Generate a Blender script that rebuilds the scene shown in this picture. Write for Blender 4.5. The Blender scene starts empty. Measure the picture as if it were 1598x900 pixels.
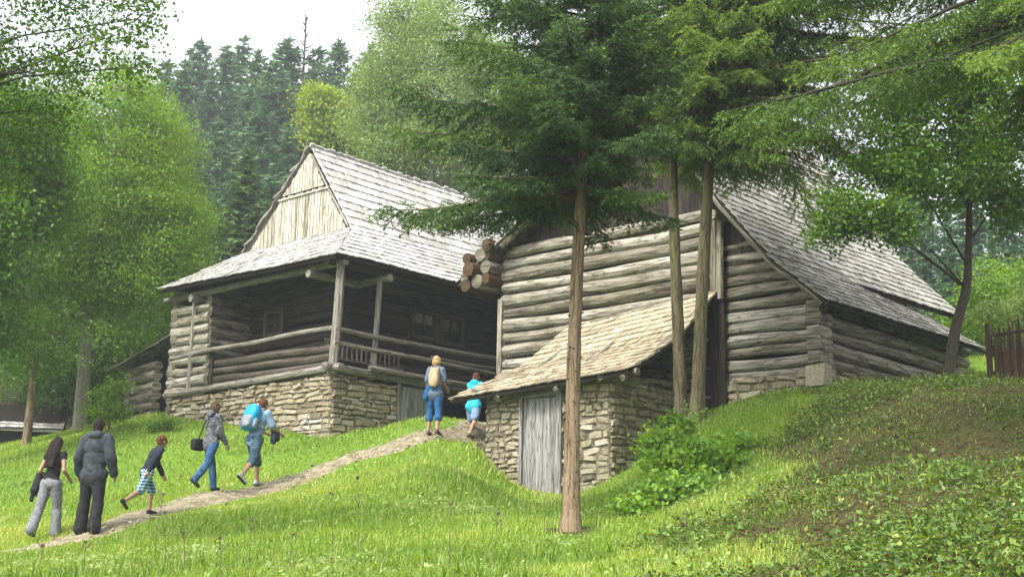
import bpy, math, random
import numpy as np
from mathutils import Vector, Matrix, noise

random.seed(7)
rng = np.random.default_rng(7)
scene = bpy.context.scene
COL = scene.collection
R = math.radians
V = Vector

# ------------------------------------------------------------------ camera
F_PX = 1950.0
TH, RO = R(12.0), R(1.0)
cr0, cf0, cu0 = V((1, 0, 0)), V((0, math.cos(TH), math.sin(TH))), V((0, -math.sin(TH), math.cos(TH)))
cr = math.cos(RO) * cr0 + math.sin(RO) * cu0
cu = -math.sin(RO) * cr0 + math.cos(RO) * cu0
cam_d = bpy.data.cameras.new('camera')
cam_d.sensor_width = 36.0
cam_d.lens = 36.0 * F_PX / 1598.0
cam_d.clip_start = 0.1
cam_d.clip_end = 3000
cam = bpy.data.objects.new('camera', cam_d)
COL.objects.link(cam)
cam.matrix_world = Matrix(((cr.x, cu.x, -cf0.x, 0), (cr.y, cu.y, -cf0.y, 0), (cr.z, cu.z, -cf0.z, 0), (0, 0, 0, 1)))
scene.camera = cam


def at(u, v, Y):
    """world point seen at photo pixel (u, v), at distance Y north of the camera"""
    d = cf0 + (u - 799) / F_PX * cr + (450 - v) / F_PX * cu
    return d * (Y / d.y)


def to_px(p):
    """photo pixel of world points, numpy (n,3)"""
    p = np.asarray(p, float)
    f, r_, u_ = np.array(cf0), np.array(cr), np.array(cu)
    d = p @ f
    return 799 + F_PX * (p @ r_) / d, 450 - F_PX * (p @ u_) / d


# directions of the two farm buildings
AZ = R(42.0)
AV = V((math.sin(AZ), math.cos(AZ), 0))
BV = V((-math.cos(AZ), math.sin(AZ), 0))
ZV = V((0, 0, 1))


class Frame:
    def __init__(self, x, y):
        self.o = V((x, y, 0))

    def p(self, s, t, z):
        return self.o + AV * s + BV * t + ZV * z


HF = Frame(-4.295, 30.0)      # log house, porch corner
BF = Frame(6.306, 25.0)       # barn, near right corner


# ------------------------------------------------------------------ mesh helpers
class MB:
    def __init__(self):
        self.v, self.f, self.uv, self.t, self.m = [], [], [], [], []

    def add(self, vs, fs, tint=0.5, uvs=None, mat=0):
        o = len(self.v)
        self.v.extend([tuple(p) for p in vs])
        for k, f in enumerate(fs):
            self.f.append(tuple(i + o for i in f))
            self.t.append(tint if not isinstance(tint, (list, tuple)) else tint[k])
            self.m.append(mat)
            if uvs is not None:
                self.uv.extend(uvs[k])
            else:
                self.uv.extend([(0, 0)] * len(f))

    def box(self, c, ax, ay, az, tint=0.5, jit=0.0, mat=0):
        """box: centre, three half-axis vectors; the grain runs along the longest axis"""
        c = V(c)
        axes = sorted([V(ax), V(ay), V(az)], key=lambda q: -q.length)
        x, y, z = axes
        if x.cross(y).dot(z) < 0:
            z = -z
        S = [(-1, -1, -1), (1, -1, -1), (1, 1, -1), (-1, 1, -1), (-1, -1, 1), (1, -1, 1), (1, 1, 1), (-1, 1, 1)]
        vs = []
        for s in S:
            p = c + x * s[0] + y * s[1] + z * s[2]
            if jit:
                p = p + V((random.uniform(-jit, jit), random.uniform(-jit, jit), random.uniform(-jit, jit)))
            vs.append(p)
        F = [(0, 3, 2, 1), (4, 5, 6, 7), (0, 1, 5, 4), (1, 2, 6, 5), (2, 3, 7, 6), (3, 0, 4, 7)]
        ou, ov = random.uniform(0, 50), random.uniform(0, 50)
        lx, ly, lz = x.length, y.length, z.length
        U = []
        for n, f in enumerate(F):
            q = []
            for i in f:
                s = S[i]
                if n in (0, 1):
                    q.append((ou + s[0] * lx, ov + s[1] * ly))
                elif n in (2, 4):
                    q.append((ou + s[0] * lx, ov + ly + s[2] * lz))
                else:
                    q.append((ou + s[1] * ly * 0.3, ov + s[2] * lz))
            U.append(q)
        self.add(vs, F, tint, U, mat)

    def beam(self, p0, p1, w, h, tint=0.5, up=ZV, jit=0.0):
        p0, p1 = V(p0), V(p1)
        d = p1 - p0
        x = d.normalized()
        y = V(up).cross(x)
        if y.length < 1e-4:
            y = V((1, 0, 0)).cross(x)
        y.normalize()
        z = x.cross(y)
        self.box((p0 + p1) / 2, d / 2, y * w / 2, z * h / 2, tint, jit)

    def log(self, p0, p1, r0, r1=None, tint=0.5, n=9, seg=10, wob=0.03, bend=0.02, flat=1.0, caps=True):
        """round timber with a slight wander, uneven girth and sawn ends"""
        r1 = r0 if r1 is None else r1
        p0, p1 = V(p0), V(p1)
        d = p1 - p0
        L = d.length
        x = d.normalized()
        ref = ZV if abs(x.z) < 0.9 else V((1, 0, 0))
        y = ref.cross(x).normalized()
        z = x.cross(y)
        sd = random.uniform(0, 1000)
        vs = []
        for i in range(seg + 1):
            k = i / seg
            b1 = noise.noise(V((sd, k * L * 0.5, 0))) * bend
            b2 = noise.noise(V((sd, k * L * 0.5, 9))) * bend
            c = p0 + d * k + y * b1 + z * b2
            r = r0 + (r1 - r0) * k
            for j in range(n):
                a = 2 * math.pi * j / n
                rr = r * (1 + wob * 2 * noise.noise(V((sd + 2 * math.cos(a), k * L * 0.9, 2 * math.sin(a)))))
                vs.append(c + y * (math.cos(a) * rr) + z * (math.sin(a) * rr * flat))
        fs, U = [], []
        ou, ov = random.uniform(0, 50), random.uniform(0, 50)
        for i in range(seg):
            for j in range(n):
                j2 = (j + 1) % n
                fs.append((i * n + j, i * n + j2, (i + 1) * n + j2, (i + 1) * n + j))
                u0, u1 = ou + L * i / seg, ou + L * (i + 1) / seg
                w0, w1 = ov + r0 * 6.28 * j / n, ov + r0 * 6.28 * (j + 1) / n
                U.append([(u0, w0), (u0, w1), (u1, w1), (u1, w0)])
        if caps:
            fs.append(tuple(reversed(range(n))))
            U.append([(ou + 7 + 0.05 * math.cos(6.28 * j / n), ov + r0 * math.sin(6.28 * j / n)) for j in reversed(range(n))])
            fs.append(tuple(seg * n + j for j in range(n)))
            U.append([(ou + 7 + 0.05 * math.cos(6.28 * j / n), ov + r0 * math.sin(6.28 * j / n)) for j in range(n)])
        self.add(vs, fs, tint, U)

    def tube(self, pts, rad, tint=0.5, n=6):
        """tapered tube through points"""
        pts = [V(p) for p in pts]
        vs, fs, U = [], [], []
        ou, ov = random.uniform(0, 50), random.uniform(0, 50)
        acc = 0
        prev = None
        accs = []
        for i, p in enumerate(pts):
            if i:
                acc += (p - pts[i - 1]).length
            accs.append(acc)
            d = (pts[min(i + 1, len(pts) - 1)] - pts[max(i - 1, 0)]).normalized()
            if prev is None:
                ref = V((1, 0, 0)) if abs(d.x) < 0.8 else V((0, 1, 0))
                y = (ref - d * ref.dot(d)).normalized()
            else:
                y = (prev - d * prev.dot(d)).normalized()
            prev = y
            z = d.cross(y)
            for j in range(n):
                a = 2 * math.pi * j / n
                vs.append(p + (y * math.cos(a) + z * math.sin(a)) * rad[i])
        for i in range(len(pts) - 1):
            for j in range(n):
                j2 = (j + 1) % n
                fs.append((i * n + j, i * n + j2, (i + 1) * n + j2, (i + 1) * n + j))
                w = rad[0] * 6.28 / n
                U.append([(ou + accs[i], ov + w * j), (ou + accs[i], ov + w * (j + 1)), (ou + accs[i + 1], ov + w * (j + 1)), (ou + accs[i + 1], ov + w * j)])
        fs.append(tuple(reversed(range(n))))
        U.append([(ou, ov)] * n)
        k = (len(pts) - 1) * n
        fs.append(tuple(k + j for j in range(n)))
        U.append([(ou, ov)] * n)
        self.add(vs, fs, tint, U)

    def build(self, name, mat, parent=None, smooth=False, origin=None):
        me = bpy.data.meshes.new(name)
        o = V(origin) if origin is not None else V((0, 0, 0))
        if parent is not None and origin is None:
            o = world_loc(parent)
        vv = [(p[0] - o.x, p[1] - o.y, p[2] - o.z) for p in self.v]
        me.from_pydata(vv, [], self.f)
        uvl = me.uv_layers.new(name='UVMap')
        uvl.data.foreach_set('uv', np.array(self.uv, dtype=np.float32).ravel())
        at_ = me.attributes.new('tint', 'FLOAT', 'FACE')
        at_.data.foreach_set('value', np.array(self.t, dtype=np.float32))
        for m_ in (mat if isinstance(mat, (list, tuple)) else [mat]):
            me.materials.append(m_)
        if any(self.m):
            me.polygons.foreach_set('material_index', np.array(self.m, dtype=np.int32))
        if smooth:
            me.polygons.foreach_set('use_smooth', np.ones(len(self.f), dtype=bool))
        me.update()
        return link(name, me, parent, o if parent is None else None)


def world_loc(o):
    p = V((0, 0, 0))
    while o is not None:
        p = p + V(o.location)
        o = o.parent
    return p


def link(name, me, parent=None, loc=None):
    ob = bpy.data.objects.new(name, me)
    COL.objects.link(ob)
    if parent is not None:
        ob.parent = parent
    if loc is not None:
        ob.location = loc
    return ob


def np_mesh(name, verts, faces, tint, mat, k):
    """large mesh from arrays: faces (n,k)"""
    me = bpy.data.meshes.new(name)
    n = len(faces)
    me.vertices.add(len(verts))
    me.vertices.foreach_set('co', np.ascontiguousarray(verts, dtype=np.float32).ravel())
    me.loops.add(n * k)
    me.loops.foreach_set('vertex_index', np.ascontiguousarray(faces, dtype=np.int32).ravel())
    me.polygons.add(n)
    me.polygons.foreach_set('loop_start', np.arange(0, n * k, k, dtype=np.int32))
    me.update(calc_edges=True)
    a = me.attributes.new('tint', 'FLOAT', 'FACE')
    a.data.foreach_set('value', np.ascontiguousarray(tint, dtype=np.float32))
    me.materials.append(mat)
    return me


def thing(name, label, cat, loc=(0, 0, 0), group=None):
    o = bpy.data.objects.new(name, None)
    o.empty_display_size = 0.3
    COL.objects.link(o)
    o.location = loc
    return tag(o, label, cat, group)


def tag(o, label, cat, group=None, kind=None):
    o['label'] = label
    o['category'] = cat
    if group:
        o['group'] = group
    if kind:
        o['kind'] = kind
    return o


# ------------------------------------------------------------------ materials
def new_mat(name):
    m = bpy.data.materials.new(name)
    m.use_nodes = True
    nt = m.node_tree
    nt.nodes.clear()
    out = nt.nodes.new('ShaderNodeOutputMaterial')
    return m, nt, out


def N(nt, t, **kw):
    n = nt.nodes.new(t)
    for k, v in kw.items():
        if k.startswith('i_'):
            n.inputs[k[2:].replace('_', ' ')].default_value = v
        else:
            setattr(n, k, v)
    return n


def ramp(nt, stops):
    n = nt.nodes.new('ShaderNodeValToRGB')
    e = n.color_ramp.elements
    while len(e) < len(stops):
        e.new(0.5)
    for i, (p, c) in enumerate(stops):
        e[i].position = p
        e[i].color = (*c, 1)
    return n


def wood_mat(name, cols, grain=(0.7, 22.0), rough=0.85, bump=0.35, patch=None, patch_amt=0.5, gain=1.0, cracks=0):
    """weathered wood: per-piece tint picks a colour, grain streaks run along the piece"""
    m, nt, out = new_mat(name)
    L = nt.links.new
    at_ = N(nt, 'ShaderNodeAttribute', attribute_name='tint')
    uv = N(nt, 'ShaderNodeTexCoord')
    mp = N(nt, 'ShaderNodeMapping')
    mp.inputs['Scale'].default_value = (grain[0], grain[1], 1)
    L(uv.outputs['UV'], mp.inputs['Vector'])
    nz = N(nt, 'ShaderNodeTexNoise', i_Scale=2.2, i_Detail=6.0, i_Roughness=0.65)
    L(mp.outputs['Vector'], nz.inputs['Vector'])
    mix = N(nt, 'ShaderNodeMath', operation='MULTIPLY_ADD')
    mix.inputs[1].default_value = 1.7
    L(nz.outputs['Fac'], mix.inputs[0])
    sub = N(nt, 'ShaderNodeMath', operation='SUBTRACT')
    L(at_.outputs['Fac'], sub.inputs[0])
    sub.inputs[1].default_value = 0.85
    L(sub.outputs[0], mix.inputs[2])
    rp = ramp(nt, [(p_, tuple(c_ * gain for c_ in q_)) for p_, q_ in cols])
    patch = tuple(c_ * gain for c_ in patch) if patch else None
    L(mix.outputs[0], rp.inputs[0])
    col = rp.outputs['Color']
    if patch:
        n2 = N(nt, 'ShaderNodeTexNoise', i_Scale=1.1, i_Detail=4.0, i_Roughness=0.6)
        tc = N(nt, 'ShaderNodeTexCoord')
        L(tc.outputs['Object'], n2.inputs['Vector'])
        r2 = ramp(nt, [(0.48, (0, 0, 0)), (0.68, (patch_amt,) * 3)])
        L(n2.outputs['Fac'], r2.inputs[0])
        mx = N(nt, 'ShaderNodeMixRGB')
        L(r2.outputs['Color'], mx.inputs['Fac'])
        L(col, mx.inputs['Color1'])
        mx.inputs['Color2'].default_value = (*patch, 1)
        col = mx.outputs['Color']
    if cracks:
        # drying checks: thin dark lines that follow the grain
        m3 = N(nt, 'ShaderNodeMapping')
        m3.inputs['Scale'].default_value = (0.5, cracks, 1)
        L(uv.outputs['UV'], m3.inputs['Vector'])
        n3 = N(nt, 'ShaderNodeTexNoise', i_Scale=2.0, i_Detail=3.0, i_Roughness=0.55)
        L(m3.outputs['Vector'], n3.inputs['Vector'])
        s3 = N(nt, 'ShaderNodeMath', operation='SUBTRACT')
        L(n3.outputs['Fac'], s3.inputs[0])
        s3.inputs[1].default_value = 0.5
        a3 = N(nt, 'ShaderNodeMath', operation='ABSOLUTE')
        L(s3.outputs[0], a3.inputs[0])
        r3 = ramp(nt, [(0.0, (0.28, 0.25, 0.22)), (0.035, (0.8, 0.79, 0.78)), (0.07, (1, 1, 1))])
        L(a3.outputs[0], r3.inputs[0])
        x3 = N(nt, 'ShaderNodeMixRGB', blend_type='MULTIPLY')
        x3.inputs['Fac'].default_value = 1.0
        L(col, x3.inputs['Color1'])
        L(r3.outputs['Color'], x3.inputs['Color2'])
        col = x3.outputs['Color']
    bs = N(nt, 'ShaderNodeBsdfPrincipled', i_Roughness=rough)
    bs.inputs['Specular IOR Level'].default_value = 0.25
    L(col, bs.inputs['Base Color'])
    bp = N(nt, 'ShaderNodeBump', i_Strength=bump, i_Distance=0.02)
    L(nz.outputs['Fac'], bp.inputs['Height'])
    L(bp.outputs['Normal'], bs.inputs['Normal'])
    L(bs.outputs[0], out.inputs['Surface'])
    return m


def leaf_mat(name, cols, trans=0.4, rough=0.6, gain=1.0):
    m, nt, out = new_mat(name)
    L = nt.links.new
    at_ = N(nt, 'ShaderNodeAttribute', attribute_name='tint')
    rp = ramp(nt, [(p, tuple(c * gain for c in q)) for p, q in cols])
    L(at_.outputs['Fac'], rp.inputs[0])
    d = N(nt, 'ShaderNodeBsdfDiffuse')
    t = N(nt, 'ShaderNodeBsdfTranslucent')
    L(rp.outputs['Color'], d.inputs['Color'])
    hs = N(nt, 'ShaderNodeHueSaturation', i_Hue=0.48, i_Saturation=1.15, i_Value=1.25)
    L(rp.outputs['Color'], hs.inputs['Color'])
    L(hs.outputs['Color'], t.inputs['Color'])
    mx = N(nt, 'ShaderNodeMixShader')
    mx.inputs[0].default_value = trans
    L(d.outputs[0], mx.inputs[1])
    L(t.outputs[0], mx.inputs[2])
    g = N(nt, 'ShaderNodeBsdfGlossy', i_Roughness=rough)
    m2 = N(nt, 'ShaderNodeMixShader')
    m2.inputs[0].default_value = 0.03
    L(mx.outputs[0], m2.inputs[1])
    L(g.outputs[0], m2.inputs[2])
    L(m2.outputs[0], out.inputs['Surface'])
    return m


def cloth_mat(name, c1, c2=None, scale=14.0, rough=0.9, pattern=None):
    m, nt, out = new_mat(name)
    L = nt.links.new
    tc = N(nt, 'ShaderNodeTexCoord')
    bs = N(nt, 'ShaderNodeBsdfPrincipled', i_Roughness=rough)
    bs.inputs['Specular IOR Level'].default_value = 0.2
    c2 = c2 or tuple(c * 0.75 for c in c1)
    if pattern == 'check':
        # woven plaid: dark, light and white bands both ways
        mp = N(nt, 'ShaderNodeMapping')
        mp.inputs['Scale'].default_value = (1, 1, 1)
        L(tc.outputs['Object'], mp.inputs['Vector'])
        w1 = N(nt, 'ShaderNodeTexWave', bands_direction='X', i_Scale=7.0)
        w2 = N(nt, 'ShaderNodeTexWave', bands_direction='Z', i_Scale=6.0)
        L(mp.outputs[0], w1.inputs['Vector'])
        L(mp.outputs[0], w2.inputs['Vector'])
        ad = N(nt, 'ShaderNodeMath', operation='ADD')
        L(w1.outputs['Fac'], ad.inputs[0])
        L(w2.outputs['Fac'], ad.inputs[1])
        ml = N(nt, 'ShaderNodeMath', operation='MULTIPLY')
        L(ad.outputs[0], ml.inputs[0])
        ml.inputs[1].default_value = 0.5
        rp = ramp(nt, [(0.2, c1), (0.42, c2), (0.75, (0.42, 0.46, 0.50))])
        L(ml.outputs[0], rp.inputs[0])
    else:
        nz = N(nt, 'ShaderNodeTexNoise', i_Scale=scale, i_Detail=5.0)
        L(tc.outputs['Object'], nz.inputs['Vector'])
        rp = ramp(nt, [(0.38, c1), (0.62, c2)])
        L(nz.outputs['Fac'], rp.inputs[0])
    L(rp.outputs['Color'], bs.inputs['Base Color'])
    nb = N(nt, 'ShaderNodeTexNoise', i_Scale=9.0, i_Detail=3.0)
    L(tc.outputs['Object'], nb.inputs['Vector'])
    bp = N(nt, 'ShaderNodeBump', i_Strength=0.5, i_Distance=0.03)
    L(nb.outputs['Fac'], bp.inputs['Height'])
    L(bp.outputs['Normal'], bs.inputs['Normal'])
    L(bs.outputs[0], out.inputs['Surface'])
    return m


M = {}
M['shake'] = wood_mat('shake_silver', [(0.0, (0.12, 0.11, 0.10)), (0.35, (0.29, 0.277, 0.258)), (0.65, (0.42, 0.405, 0.385)), (1.0, (0.58, 0.57, 0.55))], grain=(0.8, 8), patch=(0.22, 0.21, 0.15), patch_amt=0.45, gain=0.95)
M['shake_tan'] = wood_mat('shake_tan', [(0.0, (0.13, 0.105, 0.07)), (0.35, (0.32, 0.265, 0.175)), (0.65, (0.45, 0.38, 0.265)), (1.0, (0.56, 0.50, 0.39))], grain=(0.8, 8), patch=(0.26, 0.24, 0.17), patch_amt=0.5, gain=0.75)
M['shake_old'] = wood_mat('shake_old', [(0.0, (0.11, 0.102, 0.085)), (0.35, (0.28, 0.263, 0.23)), (0.65, (0.41, 0.39, 0.355)), (1.0, (0.55, 0.53, 0.49))], grain=(0.8, 8), patch=(0.17, 0.17, 0.11), patch_amt=0.5, gain=0.8)
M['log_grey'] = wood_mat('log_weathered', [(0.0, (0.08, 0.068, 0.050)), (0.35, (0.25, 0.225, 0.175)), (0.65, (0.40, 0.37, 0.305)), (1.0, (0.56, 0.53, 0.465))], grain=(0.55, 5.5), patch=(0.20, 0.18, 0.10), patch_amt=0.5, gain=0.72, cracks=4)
M['log_dark'] = wood_mat('log_dark', [(0.0, (0.022, 0.017, 0.013)), (0.4, (0.065, 0.050, 0.038)), (0.7, (0.115, 0.09, 0.068)), (1.0, (0.19, 0.155, 0.12))], grain=(0.55, 6), patch=(0.05, 0.04, 0.03), patch_amt=0.5, gain=0.47, cracks=4)  # dark brown wood, darkened further: porch shade put into its colour
M['beam_grey'] = wood_mat('beam_grey', [(0.0, (0.13, 0.115, 0.095)), (0.4, (0.27, 0.245, 0.205)), (0.7, (0.39, 0.36, 0.31)), (1.0, (0.48, 0.45, 0.4))], grain=(0.6, 8), gain=0.6, cracks=6)
M['gable'] = wood_mat('gable_board', [(0.0, (0.14, 0.125, 0.09)), (0.35, (0.34, 0.315, 0.24)), (0.65, (0.47, 0.445, 0.36)), (1.0, (0.58, 0.56, 0.48))], grain=(0.55, 6), gain=0.92, cracks=6)
M['plank'] = wood_mat('door_plank', [(0.0, (0.11, 0.105, 0.095)), (0.4, (0.27, 0.265, 0.25)), (0.7, (0.38, 0.375, 0.36)), (1.0, (0.50, 0.49, 0.47))], grain=(0.5, 9), gain=0.68, cracks=6)
M['log_end'] = wood_mat('log_end_orange', [(0.0, (0.12, 0.06, 0.025)), (0.4, (0.30, 0.17, 0.07)), (0.7, (0.38, 0.25, 0.12)), (1.0, (0.42, 0.34, 0.22))], grain=(2, 6), gain=0.22)
M['stone'] = wood_mat('field_stone', [(0.0, (0.11, 0.09, 0.06)), (0.35, (0.27, 0.225, 0.145)), (0.6, (0.37, 0.31, 0.205)), (0.8, (0.42, 0.38, 0.30)), (1.0, (0.52, 0.50, 0.45))], grain=(6, 9), bump=0.6, patch=(0.22, 0.19, 0.11), patch_amt=0.35, gain=0.8)
M['stone_grey'] = wood_mat('field_stone_grey', [(0.0, (0.10, 0.085, 0.055)), (0.35, (0.27, 0.235, 0.155)), (0.6, (0.37, 0.325, 0.22)), (0.8, (0.44, 0.40, 0.29)), (1.0, (0.52, 0.49, 0.41))], grain=(6, 9), bump=0.6, patch=(0.15, 0.15, 0.08), patch_amt=0.5, gain=0.78)
M['mortar'] = wood_mat('wall_core', [(0.0, (0.08, 0.065, 0.042)), (1.0, (0.17, 0.145, 0.10))], grain=(5, 5))
M['bark_spruce'] = wood_mat('bark_spruce', [(0.0, (0.055, 0.037, 0.024)), (0.4, (0.16, 0.112, 0.069)), (0.7, (0.24, 0.175, 0.112)), (1.0, (0.33, 0.26, 0.175))], grain=(5, 12), bump=0.7, patch=(0.20, 0.155, 0.085), patch_amt=0.5, gain=1.08, cracks=3)
M['bark_moss'] = wood_mat('bark_moss', [(0.0, (0.04, 0.032, 0.02)), (0.4, (0.12, 0.10, 0.055)), (0.7, (0.19, 0.165, 0.09)), (1.0, (0.26, 0.22, 0.13))], grain=(4, 10), bump=0.8, patch=(0.13, 0.14, 0.03), patch_amt=0.7, gain=0.72, cracks=3)
M['bark_dark'] = wood_mat('bark_dark', [(0.0, (0.015, 0.013, 0.010)), (0.5, (0.05, 0.042, 0.03)), (1.0, (0.11, 0.09, 0.065))], grain=(4, 10), bump=0.8)
M['bark_pale'] = wood_mat('bark_pale', [(0.0, (0.09, 0.08, 0.06)), (0.5, (0.21, 0.19, 0.15)), (1.0, (0.34, 0.31, 0.26))], grain=(4, 8), bump=0.6)
M['wattle'] = wood_mat('wattle', [(0.0, (0.03, 0.018, 0.012)), (0.5, (0.085, 0.05, 0.032)), (1.0, (0.15, 0.095, 0.06))], grain=(1, 10))
M['spruce'] = leaf_mat('needles_dark', [(0.0, (0.018, 0.046, 0.012)), (0.5, (0.058, 0.125, 0.028)), (1.0, (0.18, 0.27, 0.055))], 0.28)
M['spruce_bough'] = leaf_mat('needles_bough', [(0.0, (0.028, 0.066, 0.012)), (0.5, (0.085, 0.165, 0.026)), (1.0, (0.20, 0.30, 0.05))], 0.36)
M['spruce_light'] = leaf_mat('needles_light', [(0.0, (0.035, 0.075, 0.012)), (0.5, (0.105, 0.19, 0.026)), (1.0, (0.23, 0.33, 0.05))], 0.34)
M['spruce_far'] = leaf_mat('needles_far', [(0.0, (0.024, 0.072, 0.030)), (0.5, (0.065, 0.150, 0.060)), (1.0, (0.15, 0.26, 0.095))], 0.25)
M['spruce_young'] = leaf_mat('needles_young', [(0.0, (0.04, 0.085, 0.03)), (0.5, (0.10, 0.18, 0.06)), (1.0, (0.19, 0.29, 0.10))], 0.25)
M['leaf_gold'] = leaf_mat('leaf_gold', [(0.0, (0.10, 0.17, 0.014)), (0.5, (0.21, 0.31, 0.03)), (1.0, (0.38, 0.45, 0.06))], 0.42)
M['leaf_mid'] = leaf_mat('leaf_mid', [(0.0, (0.03, 0.085, 0.010)), (0.5, (0.085, 0.19, 0.02)), (1.0, (0.17, 0.30, 0.038))], 0.42)
M['leaf_dark'] = leaf_mat('leaf_dark', [(0.0, (0.022, 0.06, 0.010)), (0.5, (0.06, 0.135, 0.020)), (1.0, (0.13, 0.23, 0.035))], 0.4)
M['leaf_yellow'] = leaf_mat('leaf_yellow', [(0.0, (0.055, 0.13, 0.012)), (0.5, (0.13, 0.26, 0.025)), (1.0, (0.26, 0.38, 0.045))], 0.45)
M['leaf_pale'] = leaf_mat('leaf_pale', [(0.0, (0.08, 0.15, 0.04)), (0.5, (0.19, 0.29, 0.075)), (1.0, (0.34, 0.42, 0.13))], 0.42)
M['bush'] = leaf_mat('leaf_bush', [(0.0, (0.04, 0.11, 0.015)), (0.5, (0.19, 0.36, 0.045)), (1.0, (0.40, 0.54, 0.08))], 0.45)
M['grass'] = leaf_mat('grass_blade', [(0.0, (0.06, 0.14, 0.014)), (0.45, (0.19, 0.31, 0.034)), (0.75, (0.32, 0.42, 0.065)), (0.92, (0.48, 0.48, 0.12)), (1.0, (0.45, 0.39, 0.22))], 0.45)
M['weed'] = leaf_mat('weed_leaf', [(0.0, (0.06, 0.035, 0.018)), (0.16, (0.13, 0.075, 0.035)), (0.24, (0.035, 0.07, 0.015)), (0.6, (0.09, 0.17, 0.028)), (0.85, (0.17, 0.26, 0.04)), (1.0, (0.27, 0.30, 0.06))], 0.35)
M['stalk'] = wood_mat('dry_stalk', [(0.0, (0.05, 0.035, 0.025)), (1.0, (0.17, 0.12, 0.09))])


def flat_mat(name, c, rough=0.8, spec=0.3):
    m, nt, out = new_mat(name)
    bs = N(nt, 'ShaderNodeBsdfPrincipled', i_Roughness=rough)
    bs.inputs['Specular IOR Level'].default_value = spec
    tc = N(nt, 'ShaderNodeTexCoord')
    nz = N(nt, 'ShaderNodeTexNoise', i_Scale=30.0, i_Detail=3.0)
    nt.links.new(tc.outputs['Object'], nz.inputs['Vector'])
    rp = ramp(nt, [(0.3, tuple(x * 0.8 for x in c)), (0.7, tuple(min(1, x * 1.15) for x in c))])
    nt.links.new(nz.outputs['Fac'], rp.inputs[0])
    nt.links.new(rp.outputs['Color'], bs.inputs['Base Color'])
    nt.links.new(bs.outputs[0], out.inputs['Surface'])
    return m


M['glass'] = flat_mat('window_glass', (0.02, 0.024, 0.026), 0.08, 0.5)
M['iron'] = flat_mat('iron', (0.03, 0.028, 0.026), 0.6)

# ------------------------------------------------------------------ terrain
_cp = []


def cp(u, v, Y):
    p = at(u, v, Y)
    _cp.append((p.x, p.y, p.z))


def cw(x, y, z):
    _cp.append((x, y, z))


def cf(fr, s, t, z):
    p = fr.p(s, t, z)
    _cp.append((p.x, p.y, p.z))


for q in [(0, 900, 14.8), (250, 900, 13.8), (500, 900, 13.2), (800, 900, 12.6), (1000, 900, 12), (1130, 905, 10.8), (1350, 900, 9.6), (1598, 900, 8.6),
          (1598, 738, 12.8), (1400, 745, 13.6), (1200, 768, 14.8), (1150, 835, 13.4), (1075, 862, 13.6),
          (1598, 608, 19.4), (1478, 600, 22), (1400, 620, 19.7), (1300, 612, 24.2), (1180, 690, 20.2), (1230, 722, 17.7), (1400, 690, 17.2), (1598, 668, 16.7), (1250, 762, 15.5), (1420, 738, 14.9), (1598, 726, 14.2), (1400, 756, 15.5), (1260, 776, 16.0), (1550, 744, 15.0), (1400, 722, 16.4), (1260, 745, 16.9), (1560, 706, 15.9),
          (1062, 668, 22.2), (1050, 745, 19.6), (1000, 795, 18.2), (890, 828, 17), (960, 838, 16),
          (137, 837, 20), (66, 844, 20.3), (220, 808, 21), (318, 774, 23.3), (385, 770, 24), (675, 685, 26.5), (738, 672, 28.4), (560, 722, 25.2), (470, 748, 24.6), (620, 703, 26.0), (500, 735, 25.1), (600, 728, 24.6), (655, 706, 25.6), (690, 696, 26.0), (715, 686, 26.6), (520, 748, 24.2), (430, 785, 22.4),
          (735, 690, 25.2), (725, 740, 22.3), (840, 778, 24.2), (850, 795, 21), (778, 756, 25.6), (795, 768, 24.2), (930, 768, 23), (900, 790, 20.5), (968, 766, 22.6), (760, 775, 22.8), (640, 775, 20.0), (560, 815, 17.5), (700, 830, 17), (400, 830, 18), (250, 850, 17.5), (0, 866, 18.8), (500, 860, 15.2),
          (200, 668, 33), (60, 702, 32), (0, 745, 27), (120, 745, 26.5), (300, 700, 27.5), (450, 700, 28), (1515, 585, 30), (1515, 560, 36), (40, 692, 42), (-200, 760, 32)]:
    cp(*q)
cf(BF, -3.1, 3.1, 1.36); cf(BF, -3.15, 4.9, 1.18); cf(BF, -3.1, 6.5, 1.45); cf(BF, -2.0, 7.2, 2.3); cf(BF, -3.6, 5.2, 1.1); cf(BF, -3.5, 6.3, 1.3); cf(BF, -3.5, 3.4, 1.15); cf(BF, -1.2, 2.9, 2.3)
cf(BF, -0.3, 0.2, 3.35); cf(BF, -0.2, 2.4, 3.0); cf(BF, -1.0, 6.9, 2.7); cf(BF, 0.5, 9.2, 3.1); cf(BF, 2.5, -0.3, 3.6); cf(BF, 6.5, -0.6, 4.05)
cf(HF, -0.1, 0, 2.62); cf(HF, -0.1, 1.9, 2.95); cf(HF, -0.1, 4.5, 3.25); cf(HF, -0.1, 7.0, 3.58); cf(HF, 2.2, -0.1, 2.84); cf(HF, 4.0, -0.6, 3.0); cf(HF, 6.0, -0.9, 3.3); cf(HF, 2.5, 8.5, 4.0)
for q in [(0, 0, -1.65), (0, -25, -4), (-30, -25, -4), (30, -25, -1), (-14, 8, -1.4), (-6, 6, -1.3), (5, 5, -1.2), (12, 8, 0.2), (-30, 20, -1.0), (30, 20, 4.5), (-40, 45, 2.0), (-20, 48, 3.0), (0, 60, 7.5), (25, 55, 7.5), (45, 45, 8),
          (-70, 100, 13), (-30, 100, 14), (0, 105, 16), (40, 100, 17), (80, 90, 16), (-30, 150, 32), (40, 150, 34), (0, 250, 60), (-150, 250, 55), (150, 250, 60), (-200, 60, 6), (200, 60, 12), (-300, -100, -6), (300, -100, 0), (0, 450, 80), (300, 400, 80), (-300, 400, 80)]:
    cw(*q)
_cp = np.array(_cp)


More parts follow.
